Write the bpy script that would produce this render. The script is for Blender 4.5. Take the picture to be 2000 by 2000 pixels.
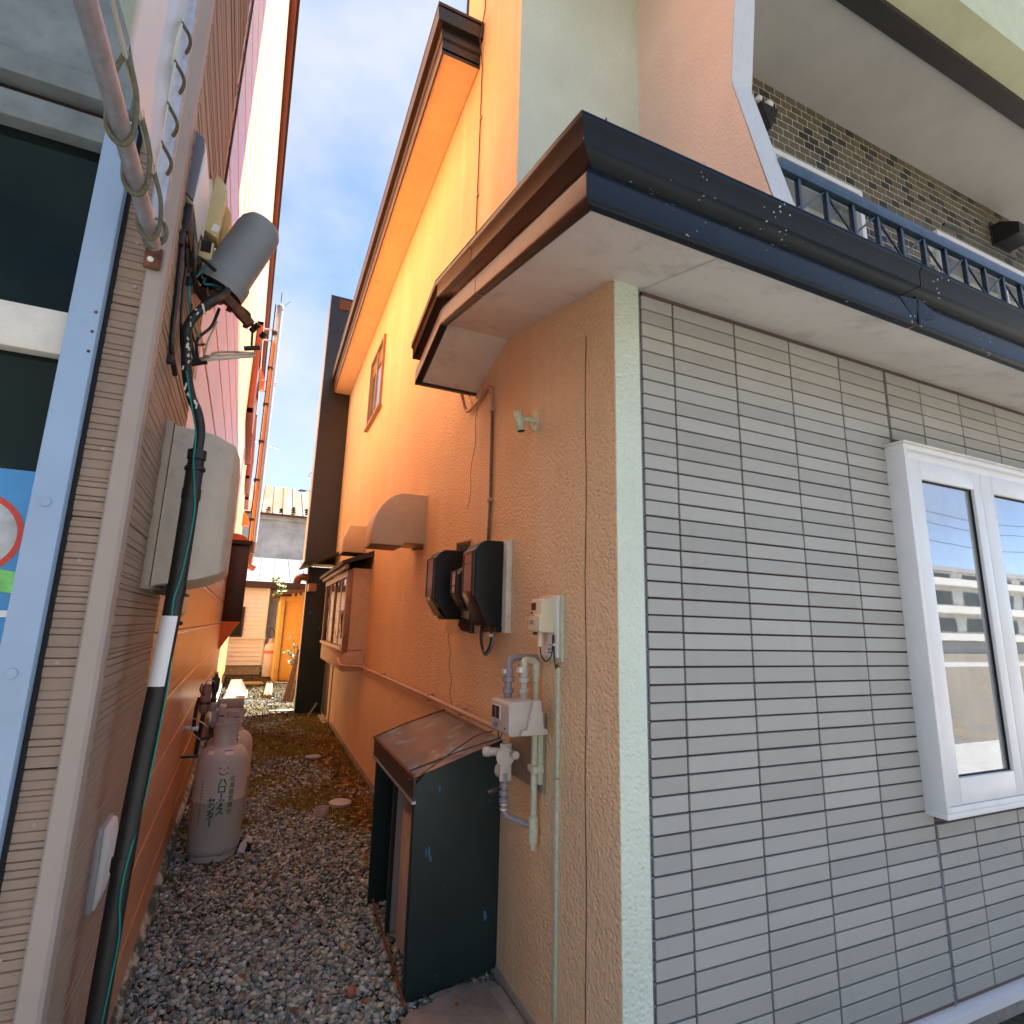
import bpy, bmesh, math, random
import numpy as np
from mathutils import Vector, Matrix
random.seed(11); rng = np.random.default_rng(5)
S = bpy.context.scene; COL = S.collection
PI = math.pi
for o_ in list(bpy.data.objects): bpy.data.objects.remove(o_)

# ------------------------------------------------------------------ camera, sky, sun, exposure
GZ = -1.5                                   # ground level (the camera is the origin, 1.5 m up)
cam = bpy.data.cameras.new('camera'); cam.sensor_width = 36; cam.sensor_fit = 'HORIZONTAL'
cam.lens = 1093 / 2000 * 36; cam.clip_start = .05; cam.clip_end = 500
cam_o = bpy.data.objects.new('camera', cam); COL.objects.link(cam_o)
def _d(u, v): return Vector((u - 1000, v - 1000, 1093)).normalized()
_y = _d(500, 1211); _z = _d(1140, -4305); _z = (_z - _y * _y.dot(_z)).normalized(); _x = _y.cross(_z)
_R = Matrix((_x, _y, _z))
cr, cu, cb = _R @ Vector((1, 0, 0)), _R @ Vector((0, -1, 0)), _R @ Vector((0, 0, -1))
cam_o.matrix_world = Matrix(((cr.x, cu.x, cb.x, 0), (cr.y, cu.y, cb.y, 0), (cr.z, cu.z, cb.z, 0), (0, 0, 0, 1)))
S.camera = cam_o

SUN_EL = math.radians(62); SUN_AZ = math.radians(64)     # azimuth measured from +Y (up the alley) towards +X
world = bpy.data.worlds.new('World'); S.world = world; world.use_nodes = True
nt = world.node_tree; nt.nodes.clear()
wo = nt.nodes.new('ShaderNodeOutputWorld'); bg = nt.nodes.new('ShaderNodeBackground'); bg.inputs[1].default_value = .05
sky = nt.nodes.new('ShaderNodeTexSky'); sky.sky_type = 'NISHITA'; sky.sun_disc = False
sky.sun_elevation = SUN_EL; sky.sun_rotation = SUN_AZ; sky.air_density = .62; sky.dust_density = .2; sky.ozone_density = 1.8
tc = nt.nodes.new('ShaderNodeTexCoord'); mp = nt.nodes.new('ShaderNodeMapping'); mp.inputs['Scale'].default_value = (1.3, 1.0, 2.2)
mp.inputs['Location'].default_value = (.35, .1, .55)
nz = nt.nodes.new('ShaderNodeTexNoise'); nz.inputs['Scale'].default_value = 1.7; nz.inputs['Detail'].default_value = 7; nz.inputs['Roughness'].default_value = .52
rp = nt.nodes.new('ShaderNodeValToRGB'); rp.color_ramp.elements[0].position = .38; rp.color_ramp.elements[1].position = .62
rp.color_ramp.elements[0].color = (.04, .04, .04, 1); rp.color_ramp.elements[1].color = (.92, .92, .92, 1)
mxw = nt.nodes.new('ShaderNodeMix'); mxw.data_type = 'RGBA'; mxw.inputs[7].default_value = (2.35, 2.45, 2.6, 1)
nt.links.new(tc.outputs['Generated'], mp.inputs[0]); nt.links.new(mp.outputs[0], nz.inputs[0]); nt.links.new(nz.outputs[0], rp.inputs[0])
nt.links.new(rp.outputs[0], mxw.inputs[0]); nt.links.new(sky.outputs[0], mxw.inputs[6]); nt.links.new(mxw.outputs[2], bg.inputs[0]); nt.links.new(bg.outputs[0], wo.inputs[0])
sun = bpy.data.lights.new('sun', 'SUN'); sun.energy = 5.0; sun.angle = math.radians(.53); sun.color = (1, .955, .88)
sun_o = bpy.data.objects.new('sun', sun); COL.objects.link(sun_o)
to_sun = Vector((math.sin(SUN_AZ) * math.cos(SUN_EL), math.cos(SUN_AZ) * math.cos(SUN_EL), math.sin(SUN_EL)))
sun_o.rotation_euler = to_sun.to_track_quat('Z', 'Y').to_euler(); sun_o.location = (6, 6, 20)
S.render.engine = 'CYCLES'; S.cycles.max_bounces = 12; S.cycles.diffuse_bounces = 7; S.cycles.glossy_bounces = 4
S.cycles.sample_clamp_indirect = 6; S.cycles.caustics_reflective = False; S.cycles.caustics_refractive = False
vs_ = S.view_settings; vs_.view_transform = 'Standard'; vs_.look = 'None'; vs_.gamma = 1; vs_.use_curve_mapping = False
vs_.exposure = 2.95

# ------------------------------------------------------------------ helpers
WL = {}
def tag(o, label=None, cat=None, group=None, kind=None):
    if label: o['label'] = label
    if cat: o['category'] = cat
    if group: o['group'] = group
    if kind: o['kind'] = kind
    return o
def thing(name, label, cat, loc, group=None):
    o = bpy.data.objects.new(name, None); o.empty_display_size = .1; COL.objects.link(o); o.location = loc
    WL[o] = Vector(loc); return tag(o, label, cat, group)
def Rm(o, y, z): return (1.083 + .0078 * y - o, y, z)        # right house: o metres out of its side wall
def Lm(v, y, z): return (-.27 - .0202 * y + v, y, z)         # left shop: v metres out of its side wall
class MB:
    def __init__(s, xf=None): s.bm = bmesh.new(); s.xf = xf
    def V(s, p): return s.bm.verts.new(p)
    def F(s, vs):
        try: return s.bm.faces.new(vs)
        except ValueError: return None
    def box(s, a, b):
        x0, y0, z0 = a; x1, y1, z1 = b
        v = [s.V(p) for p in ((x0,y0,z0),(x1,y0,z0),(x1,y1,z0),(x0,y1,z0),(x0,y0,z1),(x1,y0,z1),(x1,y1,z1),(x0,y1,z1))]
        for f in ((0,3,2,1),(4,5,6,7),(0,1,5,4),(1,2,6,5),(2,3,7,6),(3,0,4,7)): s.F([v[i] for i in f])
        return s
    def obox(s, c, size, rot=(0, 0, 0)):
        from mathutils import Euler
        m = Euler(rot).to_matrix(); hx, hy, hz = [q / 2 for q in size]; c = Vector(c)
        v = [s.V(c + m @ Vector(p)) for p in ((-hx,-hy,-hz),(hx,-hy,-hz),(hx,hy,-hz),(-hx,hy,-hz),(-hx,-hy,hz),(hx,-hy,hz),(hx,hy,hz),(-hx,hy,hz))]
        for f in ((0,3,2,1),(4,5,6,7),(0,1,5,4),(1,2,6,5),(2,3,7,6),(3,0,4,7)): s.F([v[i] for i in f])
        return s
    def prism(s, pts, ax, a, b):
        mk = {'x': lambda p, t: (t, p[0], p[1]), 'y': lambda p, t: (p[0], t, p[1]), 'z': lambda p, t: (p[0], p[1], t)}[ax]
        A = [s.V(mk(p, a)) for p in pts]; B = [s.V(mk(p, b)) for p in pts]; n = len(pts)
        s.F(A[::-1]); s.F(B)
        for i in range(n): s.F([A[i], A[(i + 1) % n], B[(i + 1) % n], B[i]])
        return s
    def strip(s, pts, ax, a, b, n=1):            # open sheet: polyline swept along an axis
        mk = {'x': lambda p, t: (t, p[0], p[1]), 'y': lambda p, t: (p[0], t, p[1]), 'z': lambda p, t: (p[0], p[1], t)}[ax]
        rows = [[s.V(mk(p, a + (b - a) * k / n)) for p in pts] for k in range(n + 1)]
        for k in range(n):
            for i in range(len(pts) - 1): s.F([rows[k][i], rows[k][i + 1], rows[k + 1][i + 1], rows[k + 1][i]])
        return s
    def quad(s, *ps): s.F([s.V(p) for p in ps]); return s
    def tube(s, path, r, n=10, cap=True):
        P = [Vector(p) for p in path]; m = len(P); rr = r if isinstance(r, (list, tuple)) else [r] * m
        prev = None; rings = []
        for i in range(m):
            t = (P[min(i + 1, m - 1)] - P[max(i - 1, 0)]).normalized()
            if prev is None: u = t.orthogonal().normalized()
            else: u = (prev - t * prev.dot(t)).normalized()
            prev = u; w = t.cross(u)
            rings.append([s.V(P[i] + (u * math.cos(2 * PI * k / n) + w * math.sin(2 * PI * k / n)) * rr[i]) for k in range(n)])
        for i in range(m - 1):
            for k in range(n): s.F([rings[i][k], rings[i][(k + 1) % n], rings[i + 1][(k + 1) % n], rings[i + 1][k]])
        if cap: s.F(rings[0][::-1]); s.F(rings[-1])
        return s
    def lathe(s, prof, c=(0, 0, 0), axis=(0, 0, 1), n=24, cap=True):
        ax = Vector(axis).normalized(); u = ax.orthogonal().normalized(); w = ax.cross(u); c = Vector(c); rings = []
        for r, h in prof:
            rings.append([s.V(c + ax * h + (u * math.cos(2 * PI * k / n) + w * math.sin(2 * PI * k / n)) * max(r, 1e-4)) for k in range(n)])
        for i in range(len(rings) - 1):
            for k in range(n): s.F([rings[i][k], rings[i][(k + 1) % n], rings[i + 1][(k + 1) % n], rings[i + 1][k]])
        if cap: s.F(rings[0][::-1]); s.F(rings[-1])
        return s
    def mesh(s, name, off=(0, 0, 0), bev=0, seg=2, recalc=True, sharp=34):
        bm = s.bm
        if s.xf:
            for v in bm.verts: v.co = s.xf(*v.co)
        off = Vector(off)
        for v in bm.verts: v.co -= off
        if recalc: bmesh.ops.recalc_face_normals(bm, faces=bm.faces)
        if bev:
            ed = [e for e in bm.edges if len(e.link_faces) == 2 and e.calc_face_angle(0) > .5]
            bmesh.ops.bevel(bm, geom=ed, offset=bev, segments=seg, affect='EDGES', profile=.5, clamp_overlap=True)
        lim = math.radians(sharp)
        for e in bm.edges: e.smooth = not (len(e.link_faces) == 2 and e.calc_face_angle(0) > lim)
        for f in bm.faces: f.smooth = True
        me = bpy.data.meshes.new(name); bm.to_mesh(me); bm.free(); return me
    def build(s, name, mat, parent=None, base=None, bev=0, seg=2, recalc=True, sharp=34):
        off = WL[parent] if parent is not None else (Vector(base) if base is not None else Vector((0, 0, 0)))
        me = s.mesh(name, off, bev, seg, recalc, sharp); me.materials.append(mat)
        return link(name, me, parent, off if parent is None else None)
def link(name, me, parent=None, loc=None):
    o = bpy.data.objects.new(name, me); COL.objects.link(o)
    if parent is not None: o.parent = parent; WL[o] = WL[parent].copy()
    else: WL[o] = Vector(loc) if loc is not None else Vector((0, 0, 0)); o.location = WL[o]
    return o
def put(name, me, parent, wloc, rot=None):       # a piece that shares its mesh
    o = bpy.data.objects.new(name, me); COL.objects.link(o); o.parent = parent; o.location = Vector(wloc) - WL[parent]
    if rot: o.rotation_euler = rot
    WL[o] = Vector(wloc); return o
def curve(pts, k=6):                              # Catmull-Rom through the points
    P = [Vector(p) for p in pts]; out = []
    for i in range(len(P) - 1):
        a, b, c, d = P[max(i - 1, 0)], P[i], P[i + 1], P[min(i + 2, len(P) - 1)]
        for j in range(k):
            t = j / k
            out.append(.5 * ((2 * b) + (c - a) * t + (2 * a - 5 * b + 4 * c - d) * t * t + (3 * b - a - 3 * c + d) * t ** 3))
    return out + [P[-1]]
def bends(pts, r=.03, k=5):                       # straight runs with rounded elbows
    P = [Vector(p) for p in pts]; out = [P[0]]
    for i in range(1, len(P) - 1):
        a = (P[i - 1] - P[i]); c = (P[i + 1] - P[i]); q = min(r, a.length * .48, c.length * .48)
        A = P[i] + a.normalized() * q; Cc = P[i] + c.normalized() * q
        for j in range(k + 1):
            t = j / k; out.append(A * (1 - t) ** 2 + P[i] * 2 * t * (1 - t) + Cc * t * t)
    return out + [P[-1]]

# ------------------------------------------------------------------ materials
MATS = {}
class NT:
    def __init__(s, name):
        s.m = bpy.data.materials.new(name); s.m.use_nodes = True; s.t = s.m.node_tree; s.b = s.t.nodes['Principled BSDF']
        s.pos = s.t.nodes.new('ShaderNodeNewGeometry').outputs['Position']
    def n(s, t, **kw):
        x = s.t.nodes.new(t)
        for k, v in kw.items(): setattr(x, k, v)
        return x
    def l(s, a, b): s.t.links.new(a, b)
    def vec(s, scale=(1, 1, 1), src=None, loc=(0, 0, 0)):
        m = s.n('ShaderNodeMapping'); m.inputs['Scale'].default_value = scale; m.inputs['Location'].default_value = loc; s.l(src or s.pos, m.inputs[0]); return m.outputs[0]
    def noise(s, scale, detail=3, rough=.55, v=None, out=0, dist=0):
        x = s.n('ShaderNodeTexNoise'); x.inputs['Scale'].default_value = scale; x.inputs['Detail'].default_value = detail; x.inputs['Roughness'].default_value = rough
        x.inputs['Distortion'].default_value = dist; s.l(v or s.pos, x.inputs['Vector']); return x.outputs[out]
    def voro(s, scale, v=None, feat='F1', out='Distance'):
        x = s.n('ShaderNodeTexVoronoi', feature=feat); x.inputs['Scale'].default_value = scale; s.l(v or s.pos, x.inputs['Vector']); return x.outputs[out]
    def ramp(s, f, a, b, c0=(0, 0, 0), c1=(1, 1, 1)):
        x = s.n('ShaderNodeValToRGB'); e = x.color_ramp.elements; e[0].position = a; e[1].position = b; e[0].color = (*c0, 1); e[1].color = (*c1, 1); s.l(f, x.inputs[0]); return x.outputs[0]
    def mix(s, f, a, b, mode='MIX'):
        x = s.n('ShaderNodeMix', data_type='RGBA', blend_type=mode)
        for i, q in ((0, f), (6, a), (7, b)):
            if isinstance(q, (int, float)): x.inputs[i].default_value = q
            elif isinstance(q, tuple): x.inputs[i].default_value = (*q, 1)
            else: s.l(q, x.inputs[i])
        return x.outputs[2]
    def math(s, op, a, b=0):
        x = s.n('ShaderNodeMath', operation=op)
        for i, q in ((0, a), (1, b)):
            if isinstance(q, (int, float)): x.inputs[i].default_value = q
            else: s.l(q, x.inputs[i])
        return x.outputs[0]
    def bump(s, h, strength=.5, dist=.003):
        x = s.n('ShaderNodeBump'); x.inputs['Strength'].default_value = strength; x.inputs['Distance'].default_value = dist; s.l(h, x.inputs['Height'])
        if s.b.inputs['Normal'].is_linked: s.l(s.b.inputs['Normal'].links[0].from_socket, x.inputs['Normal'])
        s.l(x.outputs[0], s.b.inputs['Normal']); return s
    def col(s, c):
        if isinstance(c, tuple): s.b.inputs['Base Color'].default_value = (*c, 1)
        else: s.l(c, s.b.inputs['Base Color'])
        return s
    def set(s, rough=None, metal=None, spec=None, coat=None):
        for k, v in (('Roughness', rough), ('Metallic', metal), ('Specular IOR Level', spec), ('Coat Weight', coat)):
            if v is None: continue
            if isinstance(v, (int, float)): s.b.inputs[k].default_value = v
            else: s.l(v, s.b.inputs[k])
        return s
def dk(c, f): return tuple(min(1, q * f) for q in c)
def M(name, c, rough=.6, metal=0, spec=.5, var=.12, vs=6, bump=0, bs=90, bd=.002, dirt=0, coat=None):
    if name in MATS: return MATS[name]
    t = NT(name); f = t.noise(vs, 3, .6); base = t.mix(t.ramp(f, .3, .7), dk(c, 1 - var), dk(c, 1 + var))
    if dirt: base = t.mix(t.math('MULTIPLY', t.ramp(t.noise(vs * 3.1, 4, .7), .52, .75), dirt), base, (.05, .042, .032))
    t.col(base).set(rough, metal, spec, coat)
    if bump: t.bump(t.noise(bs, 4, .6), bump, bd)
    MATS[name] = t.m; return t.m
def stucco(name, c, strength=.9, streak=(.86, .76, .64), amt=.6, sc=1.0):
    t = NT(name)
    n1 = t.noise(1.3, 3, .6); n2 = t.noise(1.0, 3, .65, t.vec((5, 5, .45)))
    base = t.mix(t.ramp(n1, .3, .72), dk(c, .9), dk(c, 1.08))
    base = t.mix(t.math('MULTIPLY', t.ramp(n2, .52, .78), amt), base, streak)
    base = t.mix(t.math('MULTIPLY', t.ramp(t.noise(38, 2, .7), .60, .76), .22), base, dk(c, .5))
    sx = t.n('ShaderNodeSeparateXYZ'); t.l(t.pos, sx.inputs[0])
    base = t.mix(t.math('MULTIPLY', t.ramp(t.math('ADD', t.math('MULTIPLY', sx.outputs[2], -1), t.math('MULTIPLY', n2, .5)), 1.50, 1.80), .6), base, (.13, .12, .085))
    v = t.voro(62 * sc, None, 'F1'); h = t.math('ADD', t.math('MULTIPLY', t.ramp(v, .1, .62), .8), t.math('MULTIPLY', t.noise(120 * sc, 2, .65, dist=.5), 1.1))
    t.col(base).set(.55, 0, .38).bump(h, strength, .0075)
    MATS[name] = t.m; return t.m
m_orange = stucco('orange_stucco', (.80, .60, .385))
m_peach = stucco('peach_stucco', (.76, .62, .55), .5, (.78, .6, .5), .25)
m_cream = stucco('cream_stucco', (.66, .75, .65), .55, (.62, .62, .46), .25)
m_white_st = stucco('white_stucco', (.62, .65, .68), .45, (.6, .6, .6), .2)
m_ceil = M('balcony_ceiling_paint', (.42, .425, .42), .85, var=.06, vs=3, bump=.35, bs=180, bd=.002)
m_soffit = M('soffit_paint', (.68, .645, .61), .75, var=.09, vs=2.2, bump=.25, bs=150, bd=.0015, dirt=.3)
m_green_par = M('pale_green_render', (.56, .60, .42), .8, var=.08, vs=4, bump=.4, bs=120, bd=.002)
m_grout = M('brown_joint', (.13, .092, .086), .85, bump=.3, bs=200, bd=.001)
m_caulk = M('grey_caulk', (.17, .18, .235), .5, var=.3, vs=30)
m_black = M('black_sheet_metal', (.013, .014, .017), .30, 0, .55, var=.25, vs=9, bump=.12, bs=14, bd=.004)
m_black_rough = M('black_painted_wood', (.018, .016, .015), .55, var=.3, vs=12, bump=.3, bs=60, bd=.002)
m_brown = M('brown_painted_metal', (.035, .017, .013), .4, 0, .5, var=.25, vs=12)
m_frame_brown = M('bronze_aluminium', (.30, .17, .125), .38, .25, .5, var=.15, vs=14, dirt=.15)
m_white = M('white_pvc', (.76, .78, .80), .36, 0, .5, var=.03, vs=6, dirt=.05)
m_white_dirty = M('dirty_white_paint', (.70, .68, .62), .5, var=.1, vs=12, dirt=.25)
m_cable = M('black_rubber', (.007, .007, .008), .45, var=.3, vs=40)
m_conduit = M('weathered_black_pipe', (.010, .011, .011), .5, var=.45, vs=25, bump=.2, bs=80, bd=.001)
m_dbrown = M('dark_brown_plastic', (.030, .017, .015), .32, 0, .55, var=.12, vs=20, coat=.2)
m_dblack = M('black_plastic_case', (.009, .011, .014), .45, 0, .3, var=.2, vs=9)
m_beige = M('beige_plastic', (.50, .43, .345), .45, var=.08, vs=7, dirt=.22)
m_beige_pl = M('tan_painted_sheet', (.58, .485, .36), .42, var=.06, vs=6, dirt=.12)
m_tan_wood = M('tan_painted_board', (.56, .46, .32), .6, var=.1, vs=9, dirt=.2)
m_cream_pl = M('cream_plastic', (.68, .63, .47), .4, var=.05, vs=14)
m_white_pl = M('white_plastic', (.74, .73, .72), .4, var=.04, vs=14)
m_gray_pl = M('grey_plastic', (.20, .225, .235), .45, var=.05, vs=12)
m_gray_md = M('mid_grey_paint', (.36, .345, .35), .42, 0, .5, var=.07, vs=12, dirt=.12)
m_gas = M('meter_grey_beige', (.50, .45, .41), .4, var=.05, vs=22, dirt=.08)
m_greenpipe = M('pale_green_pipe_paint', (.56, .60, .47), .42, var=.12, vs=40, dirt=.45)
m_graypipe = M('grey_pipe_coating', (.25, .235, .27), .42, var=.15, vs=40)
m_pinkpipe = M('pinkish_pipe_paint', (.50, .33, .26), .45, var=.15, vs=30, dirt=.2)
m_galv = M('galvanised_steel', (.45, .46, .47), .4, .7, .5, var=.15, vs=25)
m_alu = M('dull_aluminium_tube', (.42, .42, .46), .42, .55, .5, var=.15, vs=30, bump=.2, bs=60, bd=.001, dirt=.15)
m_rust = M('rusty_steel', (.13, .055, .03), .8, .1, .3, var=.5, vs=40, bump=.4, bs=150, bd=.001)
m_wood = M('weathered_wood', (.17, .10, .06), .8, var=.35, vs=22, bump=.5, bs=60, bd=.003)
m_concrete = M('concrete', (.33, .315, .29), .9, var=.2, vs=9, bump=.5, bs=130, bd=.003, dirt=.3)
m_cyl = M('grey_cylinder_paint', (.49, .555, .56), .36, 0, .5, var=.04, vs=9, dirt=.10)
m_teal_txt = M('green_stencil_paint', (.0, .16, .105), .5, var=.1, vs=60)
m_red_txt = M('red_stencil_paint', (.55, .06, .055), .5, var=.1, vs=60)
m_blue_lbl = M('blue_label', (.03, .15, .42), .4, var=.05); m_white_lbl = M('white_label', (.78, .78, .78), .4, var=.03)
m_dark = M('dark_void', (.006, .006, .006), .8, var=.1)
m_text_dk = M('dark_print', (.05, .05, .07), .5, var=.1)
m_navy = M('navy_blue_paint', (.008, .018, .030), .33, 0, .55, var=.25, vs=14, dirt=.1)
m_navyL = M('faded_blue_rail_paint', (.042, .075, .118), .4, 0, .5, var=.25, vs=16)
m_blueframe = M('pale_blue_aluminium', (.30, .42, .58), .35, .05, .5, var=.05, vs=5, dirt=.05)
m_postbeige = M('beige_corner_trim', (.345, .285, .25), .5, var=.05, vs=4, dirt=.05)
m_gray_bm = M('grey_painted_beam', (.20, .235, .245), .55, var=.2, vs=8, bump=.2, bs=50, dirt=.25)
m_redtrim = M('oxide_red_trim', (.25, .055, .035), .5, var=.15)
m_orange_p = M('orange_paint_metal', (.72, .20, .045), .45, var=.1, vs=9)
m_yellow = M('yellow_painted_board', (.70, .36, .06), .6, var=.08, vs=4, bump=.2, bs=50)
m_yellow_d = M('ochre_post_paint', (.62, .36, .09), .65, var=.12, vs=7)
m_copper = M('brown_duct', (.27, .11, .07), .4, .1, var=.2, vs=20)
m_stone_lt = M('pale_board', (.13, .11, .075), .8, var=.08, vs=8, bump=.3, bs=60)
m_dead = M('dark_blade_gap', (.03, .03, .03), .8)
def glass(name, tint=(.05, .06, .065), refl=.55, rough=.015, wav=.0, gc=(.92, .95, 1)):
    t = NT(name); t.col(t.mix(t.ramp(t.noise(2.5, 3, .6, t.vec((1, 1, .6))), .35, .7), dk(tint, .6), dk(tint, 2.0 if tint[0] < .05 else 1.15))).set(.4, 0, .0)
    g = t.n('ShaderNodeBsdfGlossy'); g.inputs['Roughness'].default_value = rough; g.inputs['Color'].default_value = (*gc, 1)
    lw = t.n('ShaderNodeFresnel'); lw.inputs['IOR'].default_value = 1.5
    f = t.math('ADD', refl, t.math('MULTIPLY', lw.outputs[0], 1 - refl))
    if wav:
        bmp = t.n('ShaderNodeBump'); bmp.inputs['Strength'].default_value = wav; bmp.inputs['Distance'].default_value = .01; t.l(t.noise(3.5, 2, .5), bmp.inputs['Height']); t.l(bmp.outputs[0], g.inputs['Normal'])
    mx = t.n('ShaderNodeMixShader'); out = t.t.nodes['Material Output']
    t.l(f, mx.inputs[0]); t.l(t.b.outputs[0], mx.inputs[1]); t.l(g.outputs[0], mx.inputs[2]); t.l(mx.outputs[0], out.inputs[0]); MATS[name] = t.m; return t.m
m_glass = glass('window_glass', (.26, .275, .28), .30, .012, .03)
m_glass_dk = glass('dark_glass', (.006, .010, .009), .0, .03, .5, (.30, .40, .36))
m_glass_bay = glass('bay_glass', (.10, .085, .075), .3, .02, .3)
m_meterglass = glass('amber_window', (.10, .035, .014), .25, .06)
# grey ceramic siding tile: each piece has a tone of its own
def tilemat(name, c, amp, rough, speck=.2, bump=.35, bs=420):
    t = NT(name); oi = t.n('ShaderNodeObjectInfo')
    base = t.mix(oi.outputs['Random'], dk(c, 1 - amp), dk(c, 1 + amp))
    base = t.mix(t.math('MULTIPLY', t.ramp(t.noise(330, 3, .7), .56, .7), speck), base, dk(c, .42))
    base = t.mix(t.math('MULTIPLY', t.ramp(t.noise(2.2, 5, .6), .4, .75), .18), base, dk(c, .72))
    sx = t.n('ShaderNodeSeparateXYZ'); t.l(t.pos, sx.inputs[0])
    base = t.mix(t.math('MULTIPLY', t.ramp(t.math('ADD', t.math('MULTIPLY', sx.outputs[2], -1), t.math('MULTIPLY', t.noise(9, 4, .7), .28)), 1.36, 1.60), .55), base, (.10, .085, .06))
    base = t.mix(t.math('MULTIPLY', t.ramp(t.noise(1.0, 4, .65, t.vec((9, 9, .8))), .55, .8), .22), base, dk(c, .55))
    t.col(base).set(rough, 0, .4).bump(t.noise(bs, 3, .6), bump, .0012); MATS[name] = t.m; return t.m
m_tile = tilemat('grey_tile', (.386, .388, .370), .10, .6)
m_brickA = tilemat('olive_brown_brick_tile', (.115, .10, .075), .22, .45, .15, .15); m_brickB = tilemat('charcoal_brick_tile', (.030, .033, .033), .25, .4, .1, .15)
m_mortar = M('pale_mortar', (.55, .52, .40), .9, bump=.3, bs=150)
def siding(name, c, rough=.55, spec=.5, fine=0, glint=0):
    t = NT(name)
    base = t.mix(t.ramp(t.noise(2.0, 5, .6), .3, .7), dk(c, .9), dk(c, 1.1))
    base = t.mix(t.math('MULTIPLY', t.ramp(t.noise(1.6, 5, .7, t.vec((1.2, 1.2, .35))), .50, .78), .35), base, dk(c, .55))
    t.col(base).set(rough, 0, spec)
    h = t.noise(70, 4, .65, t.vec((.35, .35, 1.6)))
    t.bump(h, .6, .004)
    if fine: t.bump(t.noise(1, 2, .5, t.vec((1.5, 1.5, fine))), .8, .006)
    t.bump(t.noise(230, 3, .6), .35 + glint, .002); MATS[name] = t.m; return t.m
m_sid_beige = siding('beige_siding', (.30, .22, .165), .55, .45)
m_sid_orange = siding('orange_siding', (.76, .37, .145), .36, .9, 42, .3)
MATS['orange_siding'].node_tree.nodes['Principled BSDF'].inputs['Coat Weight'].default_value = .7; MATS['orange_siding'].node_tree.nodes['Principled BSDF'].inputs['Coat Roughness'].default_value = .22
m_sid_white = M('white_siding', (.80, .88, .95), .5, var=.04)
# flashing with worn pale green paint
t = NT('worn_green_flashing'); t.col(t.mix(t.ramp(t.noise(7, 6, .75, t.vec((1, 1, 2))), .46, .56), (.035, .10, .085), (.46, .60, .56))).set(.45, .1, .5); m_flash = t.m
# corrugated-looking perforated board is modelled; this is its paint
m_eave_sof = M('orange_soffit_board', (.76, .53, .33), .6, var=.06, vs=3, dirt=.12)
# rusty corrugated roof
t = NT('rusty_roof_sheet'); f = t.ramp(t.noise(1.0, 4, .7, t.vec((2.4, .25, .25))), .41, .50); f2 = t.ramp(t.noise(6, 4, .7), .28, .42)
t.col(t.mix(t.math('MULTIPLY', f, f2), (.085, .085, .082), (.12, .045, .014))).set(.6, .1, .4); m_rustroof = t.m
m_bgwall = M('stained_grey_render', (.56, .57, .57), .85, var=.25, vs=1.5, bump=.3, bs=40, bd=.004, dirt=.2)
m_whiteroof = M('white_metal_roof', (.10, .11, .12), .45, .0, .5, var=.05, vs=1.5)
# black chipped cover: shows blue where the paint has flaked
def chipped(name, c, chip, s0, lo, hi, sc=(1, 1, .35), rough=.38):
    t = NT(name); f = t.ramp(t.noise(s0, 3, .6, t.vec(sc)), lo, hi)
    t.col(t.mix(f, t.mix(t.noise(5, 4), dk(c, .7), dk(c, 1.4)), chip)).set(rough, .0, .5).bump(t.noise(6, 3), .25, .004); MATS[name] = t.m; return t.m
m_cover = chipped('chipped_black_sheet', (.010, .027, .030), (.05, .17, .32), 22, .69, .71)
m_cover_top = chipped('scuffed_grey_sheet', (.19, .195, .20), (.24, .44, .58), 9, .55, .63, (1, 1, 1), .16)
# bird-spotted black fascia
t = NT('spotted_black_fascia'); f = t.math('MULTIPLY', t.math('LESS_THAN', t.voro(38), .15), t.ramp(t.noise(4.5, 3), .50, .60))
t.col(t.mix(f, t.mix(t.noise(7, 4), (.008, .013, .021), (.014, .022, .034)), (.42, .46, .50))).set(.34, 0, .16).bump(t.noise(9, 3), .14, .004); m_fascia = t.m
# asphalt, alley soil, street paving
m_asphalt = M('asphalt', (.11, .109, .107), .9, var=.25, vs=7, bump=.5, bs=260, bd=.003)
m_pave = M('pale_paving', (.155, .153, .15), .85, var=.12, vs=5, bump=.3, bs=120)
m_line = M('road_line_paint', (.74, .74, .72), .6, var=.05)
t = NT('alley_soil'); f = t.noise(1.7, 6, .65); g = t.noise(60, 5, .7)
b = t.mix(t.ramp(f, .40, .62), (.10, .09, .078), (.17, .115, .05)); b = t.mix(t.ramp(t.noise(3.1, 5, .6), .56, .70), b, (.14, .13, .04))
t.col(t.mix(t.ramp(g, .35, .7), dk((.03, .028, .025), 1), b)).set(.95, 0, .3).bump(g, .8, .012); m_soil = t.m
# banner print
t = NT('faded_banner_print'); sx = t.n('ShaderNodeSeparateXYZ'); t.l(t.pos, sx.inputs[0])
f = t.math('ADD', t.math('MULTIPLY', t.math('SUBTRACT', 1.352, sx.outputs[1]), 1.35), t.math('MULTIPLY', t.math('SUBTRACT', sx.outputs[2], 1.0), -.16))
f = t.math('ADD', t.math('ADD', f, .12), t.math('MULTIPLY', t.noise(4, 3, .5), .10))
x = t.n('ShaderNodeValToRGB'); e = x.color_ramp.elements; e[0].position = .16; e[0].color = (.30, .48, .52, 1); e[1].position = .62; e[1].color = (.05, .30, .22, 1)
for p_, c_ in ((.24, (.42, .58, .66)), (.31, (.36, .55, .58)), (.34, (.60, .58, .53)), (.57, (.58, .56, .50))): q = e.new(p_); q.color = (*c_, 1)
t.l(f, x.inputs[0]); t.col(x.outputs[0]).set(.28, 0, .5).bump(t.noise(6, 3, .5, t.vec((1, 1, .4))), .5, .012); m_banner = t.m
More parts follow.
